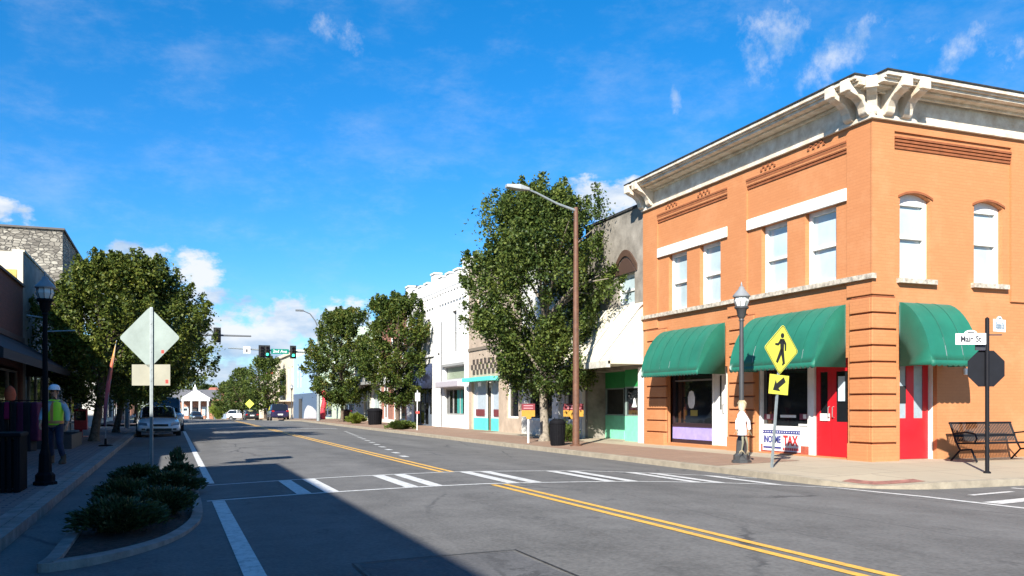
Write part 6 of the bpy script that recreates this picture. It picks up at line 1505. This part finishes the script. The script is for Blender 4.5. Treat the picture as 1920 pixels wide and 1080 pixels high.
PWHITE = mat('white car paint', (0.84, 0.85, 0.86), 0.25, 0.02, 2, coat=0.6); PSIL = mat('silver car paint', (0.40, 0.42, 0.44), 0.3, 0.02, 2, metal=0.4, coat=0.5)
PNAVY = mat('midnight blue car paint', (0.018, 0.014, 0.05), 0.25, 0.02, 2, coat=0.6); PBLK = mat('black car paint', (0.015, 0.016, 0.018), 0.25, 0.02, 2, coat=0.6)
car('parked_car', 'white sedan parked at the left kerb facing the camera', 'car', (-0.62, 46.8, 0.0), 0.04, PWHITE, W=1.95, group='cars parked along the left kerb')
x, y = at(322, 56); car('parked_car', 'grey sport utility vehicle parked behind the white sedan', 'car', (-0.35, 54.5, 0.0), 0.0, PSIL, L=4.9, W=2.0, H=1.95, kind='suv', group='cars parked along the left kerb')
x, y = at(521, 96); car('driving_car', 'midnight blue sport utility vehicle driving away near the crest', 'car', (x, y, G(y)+0.03), math.pi, PNAVY, L=4.8, W=1.98, H=1.82, kind='suv')
x, y = at(470, 118); car('distant_car', 'dark car far away in front of the far trees', 'car', (x, y, G(y)), math.pi, PBLK, kind='sedan', group='distant cars')
x, y = at(452, 152); car('distant_car', 'white pickup sized car beyond the crest beside the low brick building', 'car', (x, y, G(y)), 1.2, PWHITE, kind='suv', H=1.7, group='distant cars')
x, y = at(368, 150); car('distant_car', 'dark car in the road before the white columned building', 'car', (x, y, G(y)), 0.1, PBLK, kind='sedan', group='distant cars')

# ================================================================== THE WORKMAN
SKIN = plain('skin', (0.48, 0.24, 0.15), 0.55, var=0.04); VEST = plain('fluorescent lime vest', (0.58, 0.92, 0.03), 0.6, var=0.04); VORG = plain('orange vest trim', (0.75, 0.28, 0.10), 0.6)
DENIM = plain('dark blue jeans', (0.018, 0.028, 0.065), 0.85, var=0.2); BOOT = plain('brown work boots', (0.06, 0.038, 0.022), 0.8); SLEEVE = plain('pale blue sleeve', (0.38, 0.46, 0.52), 0.8)
def skin_body(name, joints, edges, m, parent, sub=2, root=0):
    me = bpy.data.meshes.new(name); off = base_of(parent)
    me.from_pydata([Vector(j[0])-off for j in joints], edges, []); o = bpy.data.objects.new(name, me); C.objects.link(o); o.parent = parent
    me.materials.append(m)
    sk = o.modifiers.new('skin', 'SKIN'); sk.use_smooth_shade = True
    lay_ = me.skin_vertices[0] if len(me.skin_vertices) else None
    if lay_ is None:
        bm = bmesh.new(); bm.from_mesh(me); bm.verts.layers.skin.verify(); bm.to_mesh(me); bm.free(); lay_ = me.skin_vertices[0]
    for i, j in enumerate(joints):
        lay_.data[i].radius = j[1] if isinstance(j[1], tuple) else (j[1], j[1]); lay_.data[i].use_root = (i == root)
    ss = o.modifiers.new('sub', 'SUBSURF'); ss.levels = ss.render_levels = sub
    return o
MX, MY = at(103, 20.5); MZ = 0.145
man = thing('person', 'workman in a lime safety vest, jeans and white hard hat walking on the left pavement', 'person', (MX, MY, MZ))
r3 = Vector((cs, -sn, 0)); f3 = Vector((-sn, -cs, 0))     # his left-right across the view, his front towards the camera
def B(a, f, z): return Vector((MX, MY, MZ))+r3*a+f3*f+Vector((0, 0, z))
# screen right = +a.  striding: screen-right leg forward and out, hands by the hips
body = [(B(0, 0, 0.94), (0.15, 0.11)), (B(0, 0.0, 1.10), (0.14, 0.10)), (B(0, 0, 1.28), (0.165, 0.115)), (B(0, 0, 1.44), (0.12, 0.09)), (B(0, 0.01, 1.50), 0.055), (B(0, 0.03, 1.57), 0.06),
        (B(0.19, 0, 1.41), 0.065), (B(0.30, 0.0, 1.17), 0.05), (B(0.34, 0.09, 0.95), 0.036), (B(-0.19, 0, 1.41), 0.065), (B(-0.30, -0.02, 1.17), 0.05), (B(-0.27, 0.13, 0.98), 0.036),
        (B(0.10, 0, 0.88), 0.095), (B(0.16, 0.10, 0.48), 0.062), (B(0.21, 0.02, 0.10), 0.042), (B(-0.10, 0, 0.88), 0.095), (B(-0.13, -0.06, 0.48), 0.062), (B(-0.17, -0.18, 0.11), 0.042)]
be = [(0,1),(1,2),(2,3),(3,4),(4,5),(3,6),(6,7),(7,8),(3,9),(9,10),(10,11),(0,12),(12,13),(13,14),(0,15),(15,16),(16,17)]
k0 = len(body)
body += [(B(0, 0.03, 1.64), (0.078, 0.092)), (B(0, 0.03, 1.72), (0.072, 0.085))]; be += [(5, k0), (k0, k0+1)]
for s_, wr, hd_, th_ in ((1, 8, B(0.345, 0.13, 0.88), 1), (-1, 11, B(-0.255, 0.17, 0.91), 1)):
    k1 = len(body); body.append((hd_, (0.036, 0.022))); be.append((wr, k1))
    for fi, (sp_, ln) in enumerate(((-0.032, 0.075), (-0.011, 0.085), (0.010, 0.08), (0.030, 0.062))):
        k2 = len(body); body += [(hd_+f3*sp_+Vector((0, 0, -0.045)), 0.010), (hd_+f3*(sp_+0.012)+r3*(-0.012*s_)+Vector((0, 0, -0.045-ln*0.6)), 0.009), (hd_+f3*(sp_+0.022)+r3*(-0.03*s_)+Vector((0, 0, -0.045-ln)), 0.007)]
        be += [(k1, k2), (k2, k2+1), (k2+1, k2+2)]
    k2 = len(body); body += [(hd_+f3*0.04+Vector((0, 0, 0.0)), 0.011), (hd_+f3*0.062+r3*(-0.012*s_)+Vector((0, 0, -0.04)), 0.009)]; be += [(k1, k2), (k2, k2+1)]
skin_body('body', body, be, SKIN, man, 1)
bo = [o for o in C.objects if o.name.startswith('body') and o.parent == man][0]
q = MB()
hc = B(0, 0.03, 1.66)
for s_ in (-1, 1): q.obox(hc+r3*0.032*s_+f3*0.088+Vector((0,0,0.015)), r3*0.012, f3*0.006, (0,0,0.006))
q.build('eye', plain('dark eyes', (0.02,0.015,0.01)), man)
q = MB(); q.obox(hc+f3*0.10+Vector((0,0,-0.015)), r3*0.012, f3*0.014, (0,0,0.022)); q.build('nose', SKIN, man, bevel=0.008)
q = MB(); q.obox(hc+f3*0.088+Vector((0,0,-0.055)), r3*0.024, f3*0.006, (0,0,0.005)); q.build('mouth', plain('lips', (0.24,0.08,0.06)), man)
for s_ in (-1, 1): q = MB(); q.obox(hc+r3*0.086*s_+Vector((0,0,-0.005)), r3*0.008, f3*0.018, (0,0,0.03)); q.build('ear', SKIN, man, bevel=0.006)
q = MB(); q.ring([[hc+r3*(r_*math.cos(math.pi+math.pi*k/13))+f3*(r_*1.08*math.sin(math.pi+math.pi*k/13)-0.004)+Vector((0,0,z-0.03)) for k in range(14)] for r_, z in ((0.088, -0.01), (0.094, 0.05), (0.088, 0.09))]); q.build('hair', plain('dark hair', (0.03,0.02,0.015)), man, smooth=True)
q = MB(); q.ring([[hc+r3*(r_*math.cos(2*math.pi*k/18))+f3*(r_*1.15*math.sin(2*math.pi*k/18)+(0.02 if r_ > 0.125 else 0))+Vector((0,0,z)) for k in range(18)] for r_, z in ((0.145, 0.052), (0.148, 0.060), (0.122, 0.066), (0.12, 0.11), (0.10, 0.15), (0.06, 0.178), (0.015, 0.187))]); q.build('hard_hat', plain('white hard hat', (0.72, 0.76, 0.82), 0.3), man, smooth=True)
skin_body('shirt', [(B(0, 0, 1.30), (0.17, 0.12)), (B(0, 0, 1.43), (0.13, 0.10)), (B(0, 0.01, 1.485), 0.07), (B(0.19, 0, 1.41), 0.078), (B(0.30, 0, 1.17), 0.064), (B(0.338, 0.085, 0.965), 0.05), (B(-0.19, 0, 1.41), 0.078), (B(-0.30, -0.02, 1.17), 0.064), (B(-0.272, 0.125, 0.995), 0.05), (B(0, 0, 1.1), (0.15, 0.108))],
          [(0,1),(1,2),(1,3),(3,4),(4,5),(1,6),(6,7),(7,8),(0,9)], SLEEVE, man, 2)
vr = [(0.165, 0.125, 0.90), (0.18, 0.135, 0.95), (0.175, 0.13, 1.10), (0.195, 0.14, 1.28), (0.20, 0.13, 1.40), (0.15, 0.11, 1.47), (0.085, 0.085, 1.495)]
q = MB(); q.ring([[B(a*math.copysign(abs(math.cos(2*math.pi*k/24))**0.75, math.cos(2*math.pi*k/24)), b_*math.copysign(abs(math.sin(2*math.pi*k/24))**0.75, math.sin(2*math.pi*k/24)), z) for k in range(24)] for a, b_, z in vr]); v = q.build('vest', VEST, man, smooth=True)
q = MB(); q.ring([[B((a+0.006)*math.copysign(abs(math.cos(2*math.pi*k/24))**0.75, math.cos(2*math.pi*k/24)), (b_+0.006)*math.copysign(abs(math.sin(2*math.pi*k/24))**0.75, math.sin(2*math.pi*k/24)), z) for k in range(24)] for a, b_, z in ((0.171, 0.128, 0.93), (0.182, 0.136, 0.955), (0.18, 0.134, 1.0))], caps=False); q.build('trim_band', VORG, v, smooth=True)
q = MB()
for a in (-0.02, 0.0): pass
q.add([B(-0.03, 0.147, 0.96), B(0.03, 0.147, 0.96), B(0.035, 0.15, 1.28), B(0.03, 0.13, 1.46), B(-0.03, 0.13, 1.46), B(-0.035, 0.15, 1.28)], [(0,1,2,5),(5,2,3,4)]); zo = q.build('trim_band', VORG, v); sd = zo.modifiers.new('t', 'SOLIDIFY'); sd.thickness = 0.006
skin_body('jeans', [(B(0, 0, 0.95), (0.165, 0.125)), (B(0.10, 0, 0.84), 0.108), (B(0.16, 0.10, 0.48), 0.078), (B(0.205, 0.03, 0.15), 0.064), (B(-0.10, 0, 0.84), 0.108), (B(-0.13, -0.06, 0.48), 0.078), (B(-0.165, -0.165, 0.16), 0.064)],
          [(0,1),(1,2),(2,3),(0,4),(4,5),(5,6)], DENIM, man, 2)
for a, f in ((0.21, 0.02), (-0.17, -0.18)):
    q = MB(); q.ring([[B(a+r_*math.cos(2*math.pi*k/12), f+sh+rl_*math.sin(2*math.pi*k/12), z) for k in range(12)] for r_, rl_, sh, z in ((0.055, 0.145, 0.05, 0.0), (0.058, 0.15, 0.05, 0.03), (0.055, 0.135, 0.045, 0.07), (0.055, 0.075, 0.0, 0.12), (0.06, 0.062, 0.0, 0.22))]); q.build('boot', BOOT, man, smooth=True)

# ================================================================== LIGHT, SKY, CAMERA
S = Vector((-0.64, -0.77, 0.645)).normalized()
el = math.asin(S.z); az = math.atan2(S.x, S.y)
sun = bpy.data.lights.new('sun', 'SUN'); sun.energy = 5.0; sun.angle = R(0.55); sun.color = (1.0, 0.945, 0.85)
so_ = bpy.data.objects.new('sun', sun); C.objects.link(so_); so_.rotation_euler = (-S).to_track_quat('-Z', 'Y').to_euler(); so_.location = (0, 0, 60)
W = bpy.data.worlds.new('World'); bpy.context.scene.world = W; W.use_nodes = True
n, l = W.node_tree.nodes, W.node_tree.links; bg = n['Background']
sky = n.new('ShaderNodeTexSky'); sky.sky_type = 'NISHITA'; sky.sun_disc = False; sky.sun_elevation = el; sky.sun_rotation = az; sky.air_density = 1.0; sky.dust_density = 0.25; sky.ozone_density = 2.5; sky.altitude = 200
hs = n.new('ShaderNodeHueSaturation'); hs.inputs['Saturation'].default_value = 1.42; hs.inputs['Value'].default_value = 1.25; l.new(sky.outputs[0], hs.inputs['Color'])
tint = n.new('ShaderNodeMix'); tint.data_type = 'RGBA'; tint.blend_type = 'MULTIPLY'; tint.inputs[0].default_value = 1; l.new(hs.outputs[0], tint.inputs[6]); TINT_ = 1
tc = n.new('ShaderNodeTexCoord'); sp = n.new('ShaderNodeSeparateXYZ'); l.new(tc.outputs['Generated'], sp.inputs[0])
AZ = math_node(n, l, 'ARCTAN2', sp.outputs[0], sp.outputs[1]); EL = math_node(n, l, 'ARCSINE', sp.outputs[2])
tr_ = n.new('ShaderNodeValToRGB'); tr_.color_ramp.elements[0].position = 0.0; tr_.color_ramp.elements[0].color = (0.46, 0.56, 0.74, 1); tr_.color_ramp.elements[1].position = 0.45; tr_.color_ramp.elements[1].color = (0.47, 0.85, 0.91, 1)
e_ = tr_.color_ramp.elements.new(0.17); e_.color = (0.42, 0.69, 0.87, 1); l.new(EL, tr_.inputs[0]); l.new(tr_.outputs[0], tint.inputs[7])
def cloud_noise(scale, zs, det=8, rough=0.6, off=0):
    mp = n.new('ShaderNodeMapping'); mp.inputs['Scale'].default_value = (1, 1, zs); mp.inputs['Location'].default_value = (off, off*0.7, 0); l.new(tc.outputs['Generated'], mp.inputs[0])
    q = n.new('ShaderNodeTexNoise'); q.inputs['Scale'].default_value = scale; q.inputs['Detail'].default_value = det; q.inputs['Roughness'].default_value = rough; l.new(mp.outputs[0], q.inputs['Vector']); return q.outputs[0]
puff = cloud_noise(22, 1.6); wisp_n = cloud_noise(9, 2.2, 10, 0.68, 3)
def azel(px, py):
    a = (px-960)/F; v = (HZ-py)/F; X_, Y_ = a*cs+sn, cs-a*sn; r_ = math.sqrt(X_*X_+Y_*Y_+v*v); return math.atan2(X_, Y_), math.asin(v/r_)
def ell(px, py, wx, wy, soft=1.0, rot=0.0):
    a0, e0 = azel(px, py); a1, _ = azel(px+wx, py); _, e1 = azel(px, py-wy)
    da = math_node(n, l, 'SUBTRACT', AZ, a0); de = math_node(n, l, 'SUBTRACT', EL, e0); c, s_ = math.cos(rot), math.sin(rot)
    u = math_node(n, l, 'ADD', math_node(n, l, 'MULTIPLY', da, c), math_node(n, l, 'MULTIPLY', de, s_)); v = math_node(n, l, 'SUBTRACT', math_node(n, l, 'MULTIPLY', de, c), math_node(n, l, 'MULTIPLY', da, s_))
    d2 = math_node(n, l, 'ADD', math_node(n, l, 'POWER', math_node(n, l, 'ABSOLUTE', math_node(n, l, 'DIVIDE', u, a1-a0)), 2), math_node(n, l, 'POWER', math_node(n, l, 'ABSOLUTE', math_node(n, l, 'DIVIDE', v, e1-e0)), 2))
    return math_node(n, l, 'SUBTRACT', 1.0, d2)
def mx_(lst):
    r_ = lst[0]
    for q in lst[1:]: r_ = math_node(n, l, 'MAXIMUM', r_, q)
    return r_
def sstep(v, lo, hi, to=1.0):
    q = n.new('ShaderNodeMapRange'); q.interpolation_type = 'SMOOTHSTEP'; q.inputs[1].default_value = lo; q.inputs[2].default_value = hi; q.inputs[4].default_value = to; l.new(v, q.inputs[0]); return q.outputs[0]
cum = mx_([ell(30, 400, 75, 30), ell(255, 478, 75, 28), ell(372, 505, 75, 36), ell(430, 590, 110, 50), ell(545, 588, 60, 38), ell(1150, 378, 110, 55), ell(470, 640, 280, 105), ell(400, 700, 300, 70), ell(150, 560, 200, 60), ell(-200, 420, 120, 50), ell(2300, 350, 200, 60)])
cumd = sstep(math_node(n, l, 'ADD', cum, math_node(n, l, 'MULTIPLY', math_node(n, l, 'SUBTRACT', puff, 0.46), 4.6)), 0.25, 1.1, 0.95)
wis = mx_([ell(1455, 85, 95, 85, rot=0.9), ell(1560, 105, 140, 55, rot=0.5), ell(1800, 95, 80, 28, rot=0.6), ell(1900, 105, 60, 45), ell(632, 56, 62, 34, rot=-0.4), ell(1720, 75, 60, 22, rot=0.3), ell(1265, 190, 14, 50)])
wisd = sstep(math_node(n, l, 'ADD', wis, math_node(n, l, 'MULTIPLY', math_node(n, l, 'SUBTRACT', cloud_noise(24, 0.8, 10, 0.66, 5), 0.46), 7.0)), 0.4, 3.2, 0.78)
veil = math_node(n, l, 'MULTIPLY', sstep(wisp_n, 0.40, 0.80, 0.18), sstep(EL, 0.0, 0.12))
cov = mx_([cumd, wisd, veil])
# billows are whiter where the puff noise swells, bluish grey beneath
cc = n.new('ShaderNodeValToRGB'); cc.color_ramp.elements[0].position = 0.34; cc.color_ramp.elements[0].color = (0.40, 0.58, 0.82, 1); cc.color_ramp.elements[1].position = 0.56; cc.color_ramp.elements[1].color = (0.90, 0.93, 0.98, 1); l.new(cloud_noise(12, 2.6, 6, 0.55, 1), cc.inputs[0])
cm = n.new('ShaderNodeMix'); cm.data_type = 'RGBA'; cm.blend_type = 'MULTIPLY'; cm.inputs[0].default_value = 1; l.new(cc.outputs[0], cm.inputs[6])
SKYS = 0.075
cb_ = 0.47/SKYS; cm.inputs[7].default_value = (cb_, cb_, cb_, 1)
mix = n.new('ShaderNodeMix'); mix.data_type = 'RGBA'; l.new(cov, mix.inputs[0]); l.new(tint.outputs[2], mix.inputs[6]); l.new(cm.outputs[2], mix.inputs[7])
l.new(mix.outputs[2], bg.inputs['Color']); bg.inputs['Strength'].default_value = SKYS

cam = bpy.data.cameras.new('camera'); cam.sensor_width = 36; cam.lens = F/1920*36; cam.shift_y = (HZ-540)/1920; cam.clip_end = 3000
co_ = bpy.data.objects.new('camera', cam); C.objects.link(co_); co_.location = (0, 0, EYE); co_.rotation_euler = (math.pi/2, 0, -TH)
sc_ = bpy.context.scene; sc_.camera = co_
sc_.view_settings.view_transform = 'Standard'; sc_.view_settings.look = 'None'; sc_.view_settings.gamma = 1; sc_.view_settings.exposure = 1.16
sc_.cycles.max_bounces = 6; sc_.cycles.use_denoising = True
